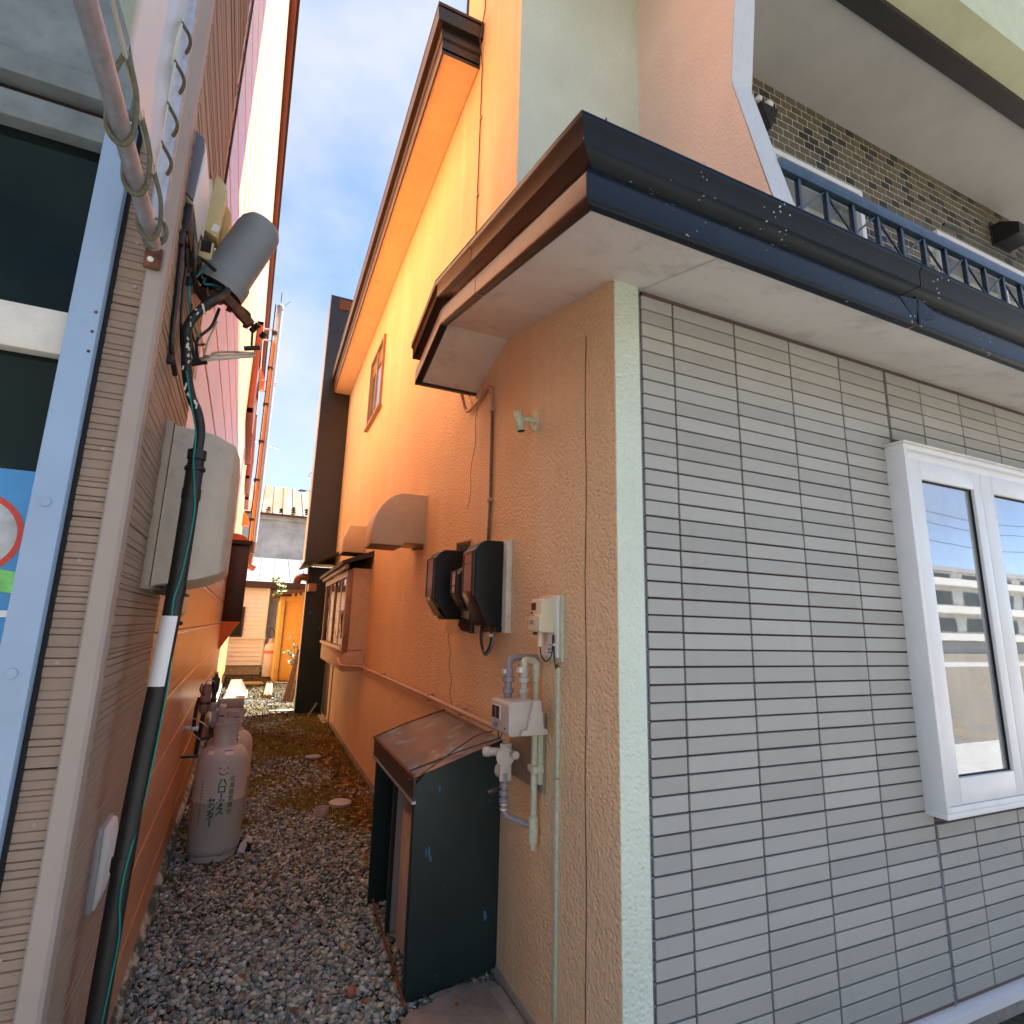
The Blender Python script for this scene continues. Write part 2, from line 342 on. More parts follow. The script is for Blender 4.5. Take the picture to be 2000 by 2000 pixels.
m_banner_hem = M('banner_hem', (.56, .54, .46), .5, var=.08)
m_rope = M('grey_green_rope', (.12, .115, .075), .85, var=.3, vs=90, bump=.8, bs=400, bd=.002)
# ------------------------------------------------------------------ setting: ground, street
def struct(o): o['kind'] = 'structure'; return o
struct(MB().quad((-150, -150, GZ - .03), (150, -150, GZ - .03), (150, 150, GZ - .03), (-150, 150, GZ - .03)).build('ground', m_soil))
def hmap(x, y): return .012 * math.sin(2.1 * x + 1.3 * y) + .010 * math.sin(3.7 * y - 1.9 * x + 1) + .004 * math.sin(9 * x + 7 * y)
g = MB(); nx, ny = 34, 150; gv = []
for j in range(ny + 1):
    y = 1.4 + 22.6 * (j / ny) ** 1.35
    gv.append([g.V((-.75 + 3.1 * i / nx if y > 9.5 else -.62 + 1.86 * i / nx, y, GZ + hmap(-.6 + 1.8 * i / nx, y) * (.7 if y < 12 else 1))) for i in range(nx + 1)])
for j in range(ny):
    for i in range(nx): g.F([gv[j][i], gv[j][i + 1], gv[j + 1][i + 1], gv[j + 1][i]])
struct(g.build('alley_ground', m_soil, recalc=False))
struct(MB().box((-60, -2.2, GZ - .02), (60, 1.40, GZ - .012)).build('pavement', m_pave))
struct(MB().box((-110, -16, GZ - .14), (110, -2.2, GZ - .10)).build('road', m_asphalt))
struct(MB().box((-110, -20, GZ - .02), (110, -16, GZ - .012)).build('far_pavement', m_pave))
for k in range(9):
    struct(MB().box((-50 + 14 * k, -9.1, GZ - .1), (-44 + 14 * k, -8.95, GZ - .096)).build('road_marking', m_line))
struct(MB().box((-110, -3.1, GZ - .1), (110, -2.98, GZ - .096)).build('road_edge_line', m_line))
for k, x_ in enumerate((14.0, 33.0, 52.0)):
    up_ = thing('utility_pole', ('nearest', 'middle', 'farthest')[k] + ' concrete utility pole across the street, seen in the window reflection', 'utility pole', (x_, -17.5, GZ), 'utility poles')
    MB().tube([(x_, -17.5, GZ), (x_, -17.5, 8.5)], [.17, .11], 12).build('pole', m_concrete, up_)
    for z_ in (7.2, 7.9): MB().box((x_ - .9, -17.56, z_), (x_ + .9, -17.44, z_ + .1)).build('crossarm', m_galv, up_)
    for z_ in (6.2, 7.3, 8.0): MB().tube(curve([(x_ - .6, -17.5, z_), (x_ + 9.5, -17.5, z_ - .45), (x_ + 18.5, -17.5, z_)], 6), .02, 5).build('wire', m_cable, up_)
# block across the street (seen only as a reflection in the windows)
bo = thing('apartment_block', 'cream apartment block across the street, reflected in the white window', 'building', (55, -34, GZ))
MB().box((-70, -44, GZ), (95, -34, 7.2)).build('wall', m_white_dirty, bo); MB().box((-71, -45, 7.2), (96, -33.2, 7.7)).build('roof', m_gray_md, bo)
for fl in range(3):
    MB().box((-70, -34.0, -.2 + 2.9 * fl), (95, -32.9, .55 + 2.9 * fl)).build('balcony', m_white_dirty, bo)
    for k in range(26):
        w = MB().box((-60 + 6 * k, -33.98, .75 + 2.9 * fl if fl < 2 else 6.0), (-56 + 6 * k, -33.94, 2.2 + 2.9 * fl if fl < 2 else 7.0)).build('window', m_glass_dk, bo)

# ------------------------------------------------------------------ right house
HB = (1.1, 1.585, GZ)
house = thing('orange_house', 'orange stucco house on the right with grey tiled street front and black eaves', 'house', HB)
FY = 1.585
MB(Rm).prism([(FY, GZ - .05), (10.72, GZ - .05), (10.72, 4.3), (3.7, 4.3), (3.7, 7.4), (2.56, 7.4), (2.56, 1.78), (FY, 1.45)], 'x', 0, -.10).build('side_wall', m_orange, house)
MB(Rm).prism([(FY, GZ), (9.0, GZ), (9.0, GZ + .07), (FY, GZ + .07)], 'x', .004, 0).build('plinth', m_concrete, house)
MB().box((1.0975, FY - .003, GZ), (1.206, FY + .04, 1.36)).build('corner_strip', m_cream, house)
fw = MB().box((1.24, FY + .016, GZ + .03), (7.2, FY + .12, 1.36)).build('front_wall', m_grout, house)
# tiles
TZ0, TP = .921, .05786
rows = [TZ0 + TP * k for k in range(-41, 7)]
cols = [(1.217, 1.371), (1.371, 1.692), (1.692, 2.012), (2.012, 2.332), (2.332, 2.655), (2.668, 2.932), (2.932, 3.267), (3.267, 3.598), (3.598, 3.93), (3.93, 4.26), (4.26, 4.59), (4.59, 4.92)]
tmesh = {}; pieces = []; rest = MB()
for ci, (a, b) in enumerate(cols):
    w = b - a - .0085
    me = MB().box((-w / 2, -.008, -TP / 2 + .0032), (w / 2, .010, TP / 2 - .0032)).mesh('tile', bev=.0016, seg=1); me.materials.append(m_tile); tmesh[ci] = me
    for z in rows:
        zc = z + TP / 2
        if a > 2.6 and -.75 < zc < .90: continue
        if zc > 1.29 or zc < -1.415: continue
        if zc < -1.40 : pass
        pieces.append((ci, (a + b) / 2, zc, w))
def vis(p): return p[0] * 1.0 + (0 if p[2] < .9 else .2)
pieces.sort(key=vis)
for i, (ci, x, z, w) in enumerate(pieces):
    jx, jy = random.uniform(-.0006, .0006), random.uniform(-.0007, .0007)
    if i < 300: put('tile', tmesh[ci], fw, (x, FY + .005 + jy, z + jx))
    else: rest.box((x - w / 2, FY - .003, z - TP / 2 + .0029), (x + w / 2, FY + .016, z + TP / 2 - .0032))
tag(rest.build('tile_field', m_tile, fw), kind='stuff')
MB().tube(curve([(2.661 + .003 * math.sin(k * 1.7), FY + .004, GZ + .09 + k * .05) for k in range(13)], 3), [.0045 + .003 * abs(math.sin(k * .9)) for k in range(37)], 6).build('caulk_joint', m_caulk, house)
MB().box((1.207, FY + .003, GZ + .1), (1.216, FY + .014, 1.335)).build('edge_caulk', m_caulk, house)
for z in rows:
    if z < .6: MB().box((1.2075, FY - .001, z - .003), (1.219, FY + .003, z + .003)).build('joint_end_caulk', m_caulk, house)
# base flashing and footing of the front
MB().prism([(FY - .028, -1.425), (FY + .016, -1.418), (FY + .016, -1.462), (FY - .022, -1.462), (FY - .028, -1.455)], 'x', 1.217, 7.2).build('base_flashing', m_white, house)
MB().box((1.2, FY + .005, GZ - .1), (7.2, FY + .1, -1.463)).build('footing', m_concrete, house)
# white window on the tiled front
wn = MB().box((2.600, 1.497, -.712), (4.4, FY + .0, -.690))
WY0 = 1.497
wn.box((2.600, WY0, .845), (4.4, FY, .868)); wn.box((2.600, WY0, -.690), (2.622, FY, .845))
win = wn.build('front_window', m_white, house, bev=.002)
fr = MB()
for (a, b) in ((2.624, 3.205), (3.207, 3.79), (3.79, 4.38)):
    f0, f1, z0, z1 = a, b, -.668, .805
    fr.box((f0, WY0 + .012, z0), (f0 + .105, WY0 + .052, z1)); fr.box((f1 - .066, WY0 + .012, z0), (f1, WY0 + .052, z1))
    fr.box((f0 + .105, WY0 + .012, z1 - .088), (f1 - .066, WY0 + .052, z1)); fr.box((f0 + .105, WY0 + .012, z0), (f1 - .066, WY0 + .052, z0 + .102))
fr.build('sash', m_white, win, bev=.004)
MB().box((2.622, WY0 + .006, -.690), (4.4, WY0 + .06, -.670)).build('sill_rail', m_white, win, bev=.002); MB().box((2.622, WY0 + .02, .807), (4.4, WY0 + .06, .845)).build('head_rail', m_white, win, bev=.002)
for (a, b) in ((2.729, 3.139), (3.312, 3.724), (3.895, 4.314)):
    MB().box((a - .004, WY0 + .034, -.57), (b + .004, WY0 + .038, .72)).build('pane', m_glass, win)
    bd = MB()
    for q0, q1 in (((a, WY0 + .026, .712), (b, WY0 + .033, .719)), ((a, WY0 + .026, -.568), (b, WY0 + .033, -.563)), ((b - .005, WY0 + .026, -.568), (b + .001, WY0 + .033, .719))): bd.box(q0, q1)
    bd.build('gasket', m_dark, win)
MB().box((2.585, WY0 - .012, .868), (4.42, FY, .878)).build('drip_cap', m_white_dirty, win, bev=.002)
MB().box((2.648, FY - .002, -.735), (2.664, FY + .012, .89)).build('window_caulk', m_dark, house)

# canopy over the ground floor: a low gable whose end overhangs the alley
RX0 = .728; FB = 1.175; SL = .2525; RY = 2.615; BY = 3.105; BS = -.27
def sof(y): return 1.19 + SL * (y - FB) if y < RY else 1.19 + SL * (RY - FB) + BS * (y - RY)
so = MB()
NX = 5.8
so.quad((RX0, FB, sof(FB)), (NX, FB, sof(FB)), (NX, RY - .9, sof(RY - .9)), (RX0, RY - .9, sof(RY - .9)))
so.quad((RX0, RY - .9, sof(RY - .9)), (1.2, RY - .9, sof(RY - .9)), (1.2, RY, sof(RY)), (RX0, RY, sof(RY)))
so.quad((RX0, RY, sof(RY)), (1.2, RY, sof(RY)), (1.2, BY, sof(BY)), (RX0, BY, sof(BY)))
can = so.build('canopy_soffit', m_soffit, house)
for x in (1.255, 3.06): MB().box((x, FB + .03, 0), (x + .003, FY, .003)).build('soffit_joint', m_caulk, can) if False else None
jl = MB(); jl.quad((1.255, FB + .03, sof(FB + .03) - .0012), (1.2575, FB + .03, sof(FB + .03) - .0012), (1.2275, FY, sof(FY) - .0012), (1.2255, FY, sof(FY) - .0012)); jl.quad((3.02, FB + .03, sof(FB + .03) - .0012), (3.0225, FB + .03, sof(FB + .03) - .0012), (3.0225, FY, sof(FY) - .0012), (3.02, FY, sof(FY) - .0012)); jl.build('soffit_joint', m_caulk, can)
# fascia profile: (out, up) measured from the lower edge of the soffit line
PF = [(.030, -.006), (-.010, -.010), (-.010, .004), (-.013, .070), (.002, .105), (.040, .140), (.058, .146), (-.032, .143), (-.036, .147), (-.037, .206), (-.046, .211), (-.050, .230), (-.030, .238)]
def fascia_front(x0, x1, prof, mat, name, par, n=1, dent=False):
    b_ = MB(); rows_ = []
    for k in range(n + 1):
        x = x0 + (x1 - x0) * k / n
        rows_.append([b_.V((x + (o_ if k == 0 and x0 < 1 else 0), FB + o_, 1.19 + u_ + (0 if not dent else 0))) for o_, u_ in prof])
    for k in range(n):
        for i in range(len(prof) - 1): b_.F([rows_[k][i], rows_[k + 1][i], rows_[k + 1][i + 1], rows_[k][i + 1]])
    return b_.build(name, mat, par, recalc=False, sharp=9)
def fascia_side(prof, mat, name, par, pts):
    b_ = MB(); rows_ = []
    for (y, z, k) in pts:
        rows_.append([b_.V((RX0 + o_, y + (o_ if k else 0), z + u_)) for o_, u_ in prof])
    for k in range(len(rows_) - 1):
        for i in range(len(prof) - 1): b_.F([rows_[k][i], rows_[k][i + 1], rows_[k + 1][i + 1], rows_[k + 1][i]])
    return b_.build(name, mat, par, recalc=False, sharp=9)
fascia_front(RX0, 2.205, PF, m_fascia, 'front_fascia', house); fascia_front(2.210, NX, PF, m_fascia, 'front_fascia', house)
jt = MB(); jt.box((2.203, FB - .016, 1.187), (2.2125, FB + .004, 1.30)); jt.build('fascia_joint', m_dark, house)
dn = MB(); dn.quad((2.10, FB - .0152, 1.272), (2.203, FB - .0175, 1.285), (2.203, FB - .0125, 1.200), (2.19, FB - .0105, 1.196)); dn.quad((2.2125, FB - .012, 1.20), (2.2125, FB - .019, 1.285), (2.30, FB - .0185, 1.262), (2.32, FB - .0145, 1.235)); dn.build('dented_lap', m_fascia, house)
z_r = 1.19 + SL * (RY - FB)
y_j = 2.08
fascia_side(PF, m_black, 'gable_fascia', house, [(FB, 1.19, 1), (y_j - .003, sof(y_j - .003), 0)])
fascia_side(PF, m_black, 'gable_fascia', house, [(y_j + .003, sof(y_j + .003), 0), (RY, z_r, 0)])
fascia_side(PF, m_black, 'gable_fascia', house, [(RY, z_r, 0), (BY, sof(BY), 0)])
MB().box((RX0 - .01, BY - .012, sof(BY) - .012), (1.105, BY + .012, sof(BY) + .05)).build('back_fascia', m_black, house)
# metal roof of the canopy
top = lambda y: (1.19 + .238 + SL * (y - FB)) if y < RY else 1.19 + .238 + SL * (RY - FB) + BS * (y - RY)
rf = MB(); rf.quad((RX0 - .05, FB - .05, top(FB - .05)), (NX, FB - .05, top(FB - .05)), (NX, 2.55, top(2.55)), (RX0 - .05, 2.55, top(2.55)))
rf.quad((RX0 - .05, 2.55, top(2.55)), (1.105, 2.55, top(2.55)), (1.105, RY, top(RY)), (RX0 - .05, RY, top(RY))); rf.quad((RX0 - .05, RY, top(RY)), (1.105, RY, top(RY)), (1.105, BY, top(BY)), (RX0 - .05, BY, top(BY)))
crf = rf.build('canopy_roof', m_black, house)
sd = MB()
for x in (.76, 1.55, 2.36, 3.2): sd.prism([(x, top(FB - .035)), (x + .012, top(FB - .035)), (x + .009, top(FB - .035) + .030)], 'y', FB - .038, FB - .030)
sd.build('snow_stop', m_black, crf)

# upper storey
UY = 2.55
MB().box((1.104, UY, 1.70), (1.985, UY + .1, 7.4)).build('upper_front_wall', m_cream, house)
MB().prism([(UY, 7.4), (UY, 1.72), (1.50, 1.46), (1.50, 1.62), (1.775, 2.843), (1.72, 3.315), (1.60, 4.6), (1.60, 7.4)], 'x', 1.982, 2.122).build('balcony_wing_wall', m_peach, house)
fe = [(1.50, 1.50), (1.52, 1.80), (1.586, 2.014), (1.775, 2.843), (1.72, 3.315), (1.60, 4.6), (1.60, 7.4)]
we = MB()
for i in range(len(fe) - 1):
    (ya, za), (yb, zb) = fe[i], fe[i + 1]; we.quad((1.980, ya - .004, za), (2.124, ya - .004, za), (2.124, yb - .004, zb), (1.980, yb - .004, zb))
    we.quad((2.1235, ya - .004, za), (2.1235, UY, za), (2.1235, UY, zb), (2.1235, yb - .004, zb))
we.build('wing_wall_edge', m_white_st, house)
MB().box((1.104, 1.55, 4.55), (1.98, UY, 4.7)).build('eave_soffit', m_green_par, house)
CZ = 4.25
MB().box((2.124, 1.90, CZ), (9, UY + .002, CZ + .2)).build('balcony_ceiling', m_ceil, house)
MB().box((2.124, 1.775, CZ - .03), (9, 1.90, CZ + .2)).build('ceiling_beam', m_black_rough, house)
MB().box((2.124, 1.565, CZ + .015), (9, 1.775, CZ + 1.4)).build('parapet', m_green_par, house)
# brick-tiled balcony wall
bw = MB().box((2.124, UY + .003, 1.7), (9, UY + .1, CZ + .15)).build('balcony_wall', m_mortar, house)
bp = []
PX, PZ = .118, .0705
for r_ in range(22):
    zc = CZ - .035 - r_ * PZ
    for c_ in range(34):
        xc = 3.02 + c_ * PX + (PX / 2 if r_ % 2 else 0)
        if xc > 6.95 or zc < 3.05: continue
        if zc < 3.62 and (xc < 4.22 or xc > 5.15): continue
        bp.append((xc, zc))
bme = {}
for k, mm in ((0, m_brickA), (1, m_brickB)):
    me = MB().box((-.054, -.006, -.0302), (.054, .010, .0302)).mesh('brick', bev=.002, seg=1); me.materials.append(mm); bme[k] = me
bp.sort(key=lambda p: p[0] + .8 * max(0, 3.4 - p[1])); rA, rB = MB(), MB()
for i, (x, z) in enumerate(bp):
    k = 1 if random.random() < .27 else 0
    if i < 300: put('brick', bme[k], bw, (x, UY + .005, z))
    else: (rB if k else rA).box((x - .054, UY - .001, z - .0302), (x + .054, UY + .003, z + .0302))
tag(rA.build('brick_field', m_brickA, bw), kind='stuff'); tag(rB.build('dark_brick_field', m_brickB, bw), kind='stuff')
for (x0, x1) in ((2.2, 4.195), (5.205, 7.6)):
    w_ = MB(); 
    for a, b in (((x0, UY - .05, 3.555), (x1, UY + .012, 3.60)), ((x1 - .05 if x0 < 3 else x0, UY - .05, 1.8), (x1 if x0 < 3 else x0 + .05, UY + .012, 3.555)), (((x0 + x1) / 2 - .03 if x0 < 3 else 6.22, UY - .035, 1.8), ((x0 + x1) / 2 + .03 if x0 < 3 else 6.30, UY + .012, 3.555))): w_.box(a, b)
    wo_ = w_.build('balcony_window', m_white, house)
    MB().box((x0, UY - .012, 1.8), (x1, UY - .008, 3.555)).build('pane', m_glass, wo_)
MB().tube([(5.22, UY - .10, 3.62), (6.55, UY - .10, 3.66)], .012, 8).build('awning_rod', m_cable, house)
vh = thing('vent_hood', 'small black vent hood on the brick-tiled balcony wall', 'vent', (6.42, UY, 3.9), 'vent hoods')
MB().prism([(UY, 3.82), (UY, 4.03), (UY - .08, 4.03), (UY - .22, 3.93), (UY - .22, 3.82)], 'x', 6.25, 6.52).build('hood', m_black, vh); MB().box((6.23, UY - .012, 3.78), (6.54, UY - .001, 4.06)).build('flange', m_black_rough, vh)
lm = thing('wall_lamp', 'small dark wall lamp with pale globes beside the white fin edge on the balcony', 'lamp', (3.2, UY, 3.75))
MB().prism([(3.03, 3.90), (3.21, 3.90), (3.12, 3.70)], 'y', UY - .10, UY - .002).build('shade', m_black, lm); MB().lathe([(.001, -.04), (.03, -.025), (.04, 0), (.03, .025), (.001, .04)], (3.15, UY - .06, 3.95), n=12).build('globe', m_white_pl, lm); MB().lathe([(.001, -.03), (.025, -.015), (.03, 0), (.02, .02), (.001, .03)], (3.05, UY - .06, 3.96), n=12).build('globe', m_white_pl, lm)
# balcony railing
rl = thing('balcony_railing', 'blue steel balcony railing with zigzag braces above the black canopy', 'railing', (2.2, 1.65, 1.6))
MB().box((2.124, 1.632, 2.252), (6.5, 1.668, 2.318)).build('top_rail', m_navyL, rl, bev=.003)
MB().box((2.124, 1.64, 1.66), (6.5, 1.66, 1.69)).build('bottom_rail', m_navy, rl)
for k in range(18):
    x = 2.258 + .2025 * k
    MB().box((x - .012, 1.638, 1.69), (x + .012, 1.662, 2.252)).build('post', m_navy, rl, bev=.002)
    a, b = ((x + .012, 1.65, 2.07), (x + .19, 1.65, 2.245)) if k % 2 == 0 else ((x + .012, 1.65, 2.245), (x + .19, 1.65, 2.07))
    MB().tube(curve([a, ((a[0] * .8 + b[0] * .2), 1.65, a[2] + (b[2] - a[2]) * .27), b], 5), .006, 6).build('brace', m_navy if k % 2 else m_navyL, rl)

# high eave over the alley wall
EZ = 4.17; EF, EB = 3.33, 10.66
es = MB(Rm); es.box((.005, EF, EZ), (.30, EB, EZ + .02)); ev = es.build('high_eave_soffit', m_eave_sof, house)
pf = MB(Rm)
hole = []
for i in range(9):
    for j in range(58): hole.append((.06 + .021 * i, 4.05 + .028 * j))
for (o_, y_) in hole: pf.quad((o_, y_, EZ - .0015), (o_ + .006, y_, EZ - .0015), (o_ + .006, y_ + .006, EZ - .0015), (o_, y_ + .006, EZ - .0015))
tag(pf.build('vent_perforation', m_rust, ev), kind='stuff')
E_PF = [(.02, 0), (0, -.03), (0, .10), (-.012, .105), (-.012, .20), (-.05, .20), (-.06, .30), (-.03, .32)]
ef = MB(Rm)
rA_ = []
for y in (EF, EB): rA_.append([ef.V((.30 - o_, y + (o_ * 1 if y == EF else 0), EZ + u_)) for o_, u_ in E_PF])
for i in range(len(E_PF) - 1): ef.F([rA_[0][i], rA_[0][i + 1], rA_[1][i + 1], rA_[1][i]])
ef.build('high_fascia', m_brown, house, sharp=22)
ee = MB(Rm); rA_ = []
for o2 in (0, 1): rA_.append([ee.V(((.30 - o_) if o2 else .0, EF + o_, EZ + u_)) for o_, u_ in E_PF])
for i in range(len(E_PF) - 1): ee.F([rA_[0][i], rA_[0][i + 1], rA_[1][i + 1], rA_[1][i]])
ee.build('high_fascia_return', m_black, house, sharp=22)
MB(Rm).box((-.1, EF - .06, EZ + .32), (.36, EB, EZ + .345)).build('high_roof_edge', m_brown, house)
MB(Rm).prism([(-.1, EZ + .34), (.33, EZ + .34), (-4.0, EZ + 1.9)], 'y', 3.72, EB).build('high_roof', m_black, house)
sp = MB(Rm)
for k in range(12): sp.box((.335, 3.7 + .6 * k, EZ + .345), (.35, 3.72 + .6 * k, EZ + .385))
sp.build('snow_stop', m_galv, house)
MB(Rm).box((0.001, 3.70, 4.55), (.02, 3.712, 7.4)).build('tower_edge_trim', m_navy, house)
MB().box((1.3, 2.7, GZ), (7.0, 10.6, 4.25)).build('house_core', m_dark, house)
# far end: black sheet-clad projection
MB(Rm).box((-.1, 10.26, .98), (.50, 10.74, 6.12)).build('clad_projection', m_black, house)
MB(Rm).box((.002, 10.245, 5.86), (.34, 10.26, 6.06)).build('louvre', m_rust, house)
MB(Rm).box((.50, 10.25, .98), (.512, 10.74, 6.13)).build('projection_trim', m_galv, house)
cd = MB(Rm).prism([(-.05, 1.17), (.56, .93), (.56, .90), (-.05, 1.12)], 'y', 9.55, 10.8).build('lean_to_roof', m_black_rough, house)
MB(Rm).box((-.1, 10.30, GZ), (.425, 10.42, .93)).build('dark_screen_panel', m_cover, house)
MB(Rm).box((.425, 10.29, GZ), (.437, 10.43, .93)).build('screen_edge', m_galv, house)
MB(Rm).box((-.04, 9.16, GZ + .03), (.018, 10.2, .05)).build('door_frame', m_tan_wood, house); dr = MB(Rm).box((.018, 9.42, GZ + .06), (.024, 10.1, .02)).build('side_door', m_brown, house)
MB(Rm).box((-.02, 9.10, GZ), (.10, 9.9, GZ + .04)).build('door_step', m_concrete, house)
# upper side window
uw = MB(Rm)
for a, b in (((0, 6.66, 2.64), (.03, 7.62, 2.68)), ((0, 6.66, 3.58), (.03, 7.62, 3.62)), ((0, 6.66, 2.68), (.03, 6.70, 3.58)), ((0, 7.58, 2.68), (.03, 7.62, 3.58)), ((.004, 7.10, 2.68), (.02, 7.15, 3.58))): uw.box(a, b)
uwo = uw.build('upper_side_window', m_frame_brown, house)
for y0, y1 in ((6.70, 7.10), (7.15, 7.58)): MB(Rm).box((.004, y0, 2.68), (.010, y1, 3.58)).build('pane', m_glass, uwo)
MB(Rm).box((.0, 6.60, 2.61), (.05, 7.66, 2.64)).build('sill', m_frame_brown, uwo)
# cracks and control joint in the render
ck = MB(Rm); ck.tube([(0.0005, 1.785 + .004 * math.sin(9 * z), z) for z in [x_ * .08 - 1.4 for x_ in range(33)]], .0022, 4); ck.build('render_joint', m_rust, house)
ck = MB(Rm); pth = [(.0005, 3.43 - .12 * t_ + .02 * math.sin(17 * t_), -.05 - .42 * t_) for t_ in [i / 16 for i in range(17)]]; ck.tube(pth, .0022, 4); ck.tube([(.0005, 3.06 + .10 * t_ + .02 * math.sin(13 * t_), 1.32 - .62 * t_) for t_ in [i / 16 for i in range(17)]], .0022, 4); ck.build('render_crack', m_rust, house)
# bay window over the alley
by = MB(Rm); by.box((0, 6.45, -.52), (.235, 8.87, -.275)); bay = by.build('bay_window', m_tan_wood, house, bev=.004)
MB(Rm).box((0, 6.45, -.275), (.205, 6.48, .60)).build('side_panel', m_tan_wood, bay); MB(Rm).box((0, 8.84, -.275), (.205, 8.87, .60)).build('side_panel', m_tan_wood, bay)
MB(Rm).box((.03, 6.445, -.30), (.19, 6.452, -.295)).build('panel_batten', m_rust, bay)
MB(Rm).box((.192, 6.443, -.32), (.255, 6.53, .58)).build('corner_post', m_frame_brown, bay, bev=.004)
fb = MB(Rm); fb.box((.2, 6.53, -.30), (.262, 8.87, -.262)); fb.box((.2, 6.53, .51), (.25, 8.87, .58))
for k in range(5): y0 = 6.53 + .574 * k; fb.box((.215 - .012 * (k % 2), y0, -.262), (.242 - .012 * (k % 2), y0 + .05, .51))
fb.build('sash_frame', m_frame_brown, bay)
for k in range(4): y0 = 6.58 + .574 * k; MB(Rm).box((.222, y0, -.255), (.226, y0 + .524, .505)).build('pane', m_glass_bay, bay)
MB(Rm).prism([(0, .80), (.0, .735), (.30, .635), (.335, .625), (.335, .665)], 'y', 6.33, 8.98).build('bay_roof', m_black_rough, bay)
MB(Rm).box((.262, 6.36, .585), (.30, 8.9, .632)).build('gutter_board', m_frame_brown, bay)
print('house done')
# ------------------------------------------------------------------ left shop
SF = 1.53                                                     # street face
SE = 16.9
shop = thing('corner_shop', 'left shop building with beige siding front and orange siding side wall', 'shop', (-.35, SF, GZ))
STOP = 6.62
MB(Lm).box((-.16, 1.60, GZ), (-.02, SE, STOP)).build('side_wall_core', m_dark, shop)
MB().box((-6, SE - .1, GZ), (-.66, SE, STOP)).build('rear_wall', m_sid_orange, shop)
# siding panels with ribbed relief: horizontal ribs of uneven height
def ribs(z0, z1, lo=.010, hi=.027, d=.0055):
    p = [(0, z0)]; z = z0
    while z < z1 - .012:
        h = random.uniform(lo, hi); zt = min(z + h, z1); q = random.uniform(.35, 1) * d
        p += [(q, z + .0015), (q + random.uniform(-.0008, .0008), zt - .0022), (.0, zt - .0004)]; z = zt
    return p + [(0, z1)]
joints = [-1.44, -1.378, -.846, -.314, .218, .750, 1.282, 1.814, 2.346, 2.878, 3.41, 3.94, 4.47, 5.0, 5.53, 6.06, STOP]
sw = MB(Lm).box((-.02, 1.555, -1.44), (-.012, 2.295, STOP)).build('beige_side_wall', m_grout, shop)
ffw = MB().box((-.412, SF + .014, -1.44), (-.30, SF + .03, 1.9)).build('beige_front_wall', m_grout, shop)
for i in range(len(joints) - 1):
    a, b = joints[i] + .0015, joints[i + 1] - .0015
    pr = ribs(a, b); poly = [(-.011, a)] + [(v_, z) for v_, z in pr] + [(-.011, b)]
    MB(Lm).prism([(p[0], p[1]) for p in poly], 'y', 1.56, 2.29).build('siding_panel', m_sid_beige, sw, recalc=True, sharp=20)
    if b < 2.4:
        pr = ribs(a, b); poly = [(SF + .013, a)] + [(SF + .003 - v_, z) for v_, z in pr] + [(SF + .013, b)]
        bb = MB().prism(poly, 'x', -.410, -.340).build('siding_panel', m_sid_beige, ffw, sharp=20)
for z in (-1.28, -1.0, -.93, -.66, -.42, -.1, .12, .38, .62, .80, .92): MB().lathe([(.0045, 0), (.004, .002)], (-.372 + random.uniform(-.012, .012), SF - .0005, z), (0, -1, 0), 8).build('nail_head', m_postbeige, shop)
# orange boards
ow = MB(Lm).box((-.02, 2.296, -1.44), (-.013, SE, STOP)).build('orange_side_wall', m_grout, shop)
zb = -1.44 + .2; k = 0
edges = [-1.44, -1.195, -.910, -.622, -.337, -.052, .234]
while edges[-1] < STOP - .1: edges.append(min(edges[-1] + .2865, STOP))
for i in range(len(edges) - 1):
    a, b = edges[i], edges[i + 1]
    poly = [(-.012, a), (.0, a), (.004, a + .004), (.004, b - .022), (.0005, b - .016), (-.001, b - .0045), (-.012, b - .004)]
    for (s0, s1) in ((2.297, 8.6), (8.604, 15.9), (15.904, SE)): MB(Lm).prism(poly, 'y', s0, s1).build('siding_board', m_sid_orange, ow, sharp=15)
# uneven strip of orange paint where the two colours meet high on the wall
ps = MB(Lm); pts = [2.335 + .035 * math.sin(3.1 * k_) + random.uniform(-.012, .012) for k_ in range(60)]
for k_ in range(59):
    z0 = .9 + k_ * .095; w0 = .012 + .02 * random.random() * (k_ % 3 == 0) + .012 * random.random(); w1 = .014
    if random.random() < .8: ps.quad((.0062, pts[k_], z0), (.0062, pts[k_] + w0, z0), (.0062, pts[k_ + 1] + w1, z0 + .095), (.0062, pts[k_ + 1], z0 + .095))
ps.build('paint_edge', m_redtrim, shop)
# base flashing
MB(Lm).prism([(-.01, -1.395), (.004, -1.395), (.030, -1.425), (.030, -1.462), (.026, -1.468), (-.01, -1.468)], 'y', 2.25, SE).build('base_flashing', m_flash, shop)
MB(Lm).box((-.1, 1.58, GZ - .08), (.016, SE, -1.469)).build('footing', m_dark, shop)
# corner trim post
MB().prism([(-.343, SF - .012), (-.338, SF - .018), (-.306, SF - .018), (-.2985, SF - .010), (-.2985, SF + .040), (-.343, SF + .040)], 'z', GZ, 6.5).build('corner_trim', m_postbeige, shop, sharp=25)
MB().box((-.4112, SF - .004, GZ), (-.4015, SF + .012, 1.25)).build('frame_gap_shade', m_dark, shop)  # dark strip painted in for the shadow between frame and siding
# roof edge
MB(Lm).box((-.2, 1.4, STOP), (.075, SE + .1, STOP + .05)).build('roof_trim', m_redtrim, shop); MB(Lm).box((-.2, 1.3, STOP + .05), (.105, SE + .2, STOP + .14)).build('roof_edge', m_black_rough, shop)
MB(Lm).prism([(-.2, STOP + .14), (.10, STOP + .14), (-6, STOP + 2.4)], 'y', 1.3, SE + .2).build('roof', m_black, shop)
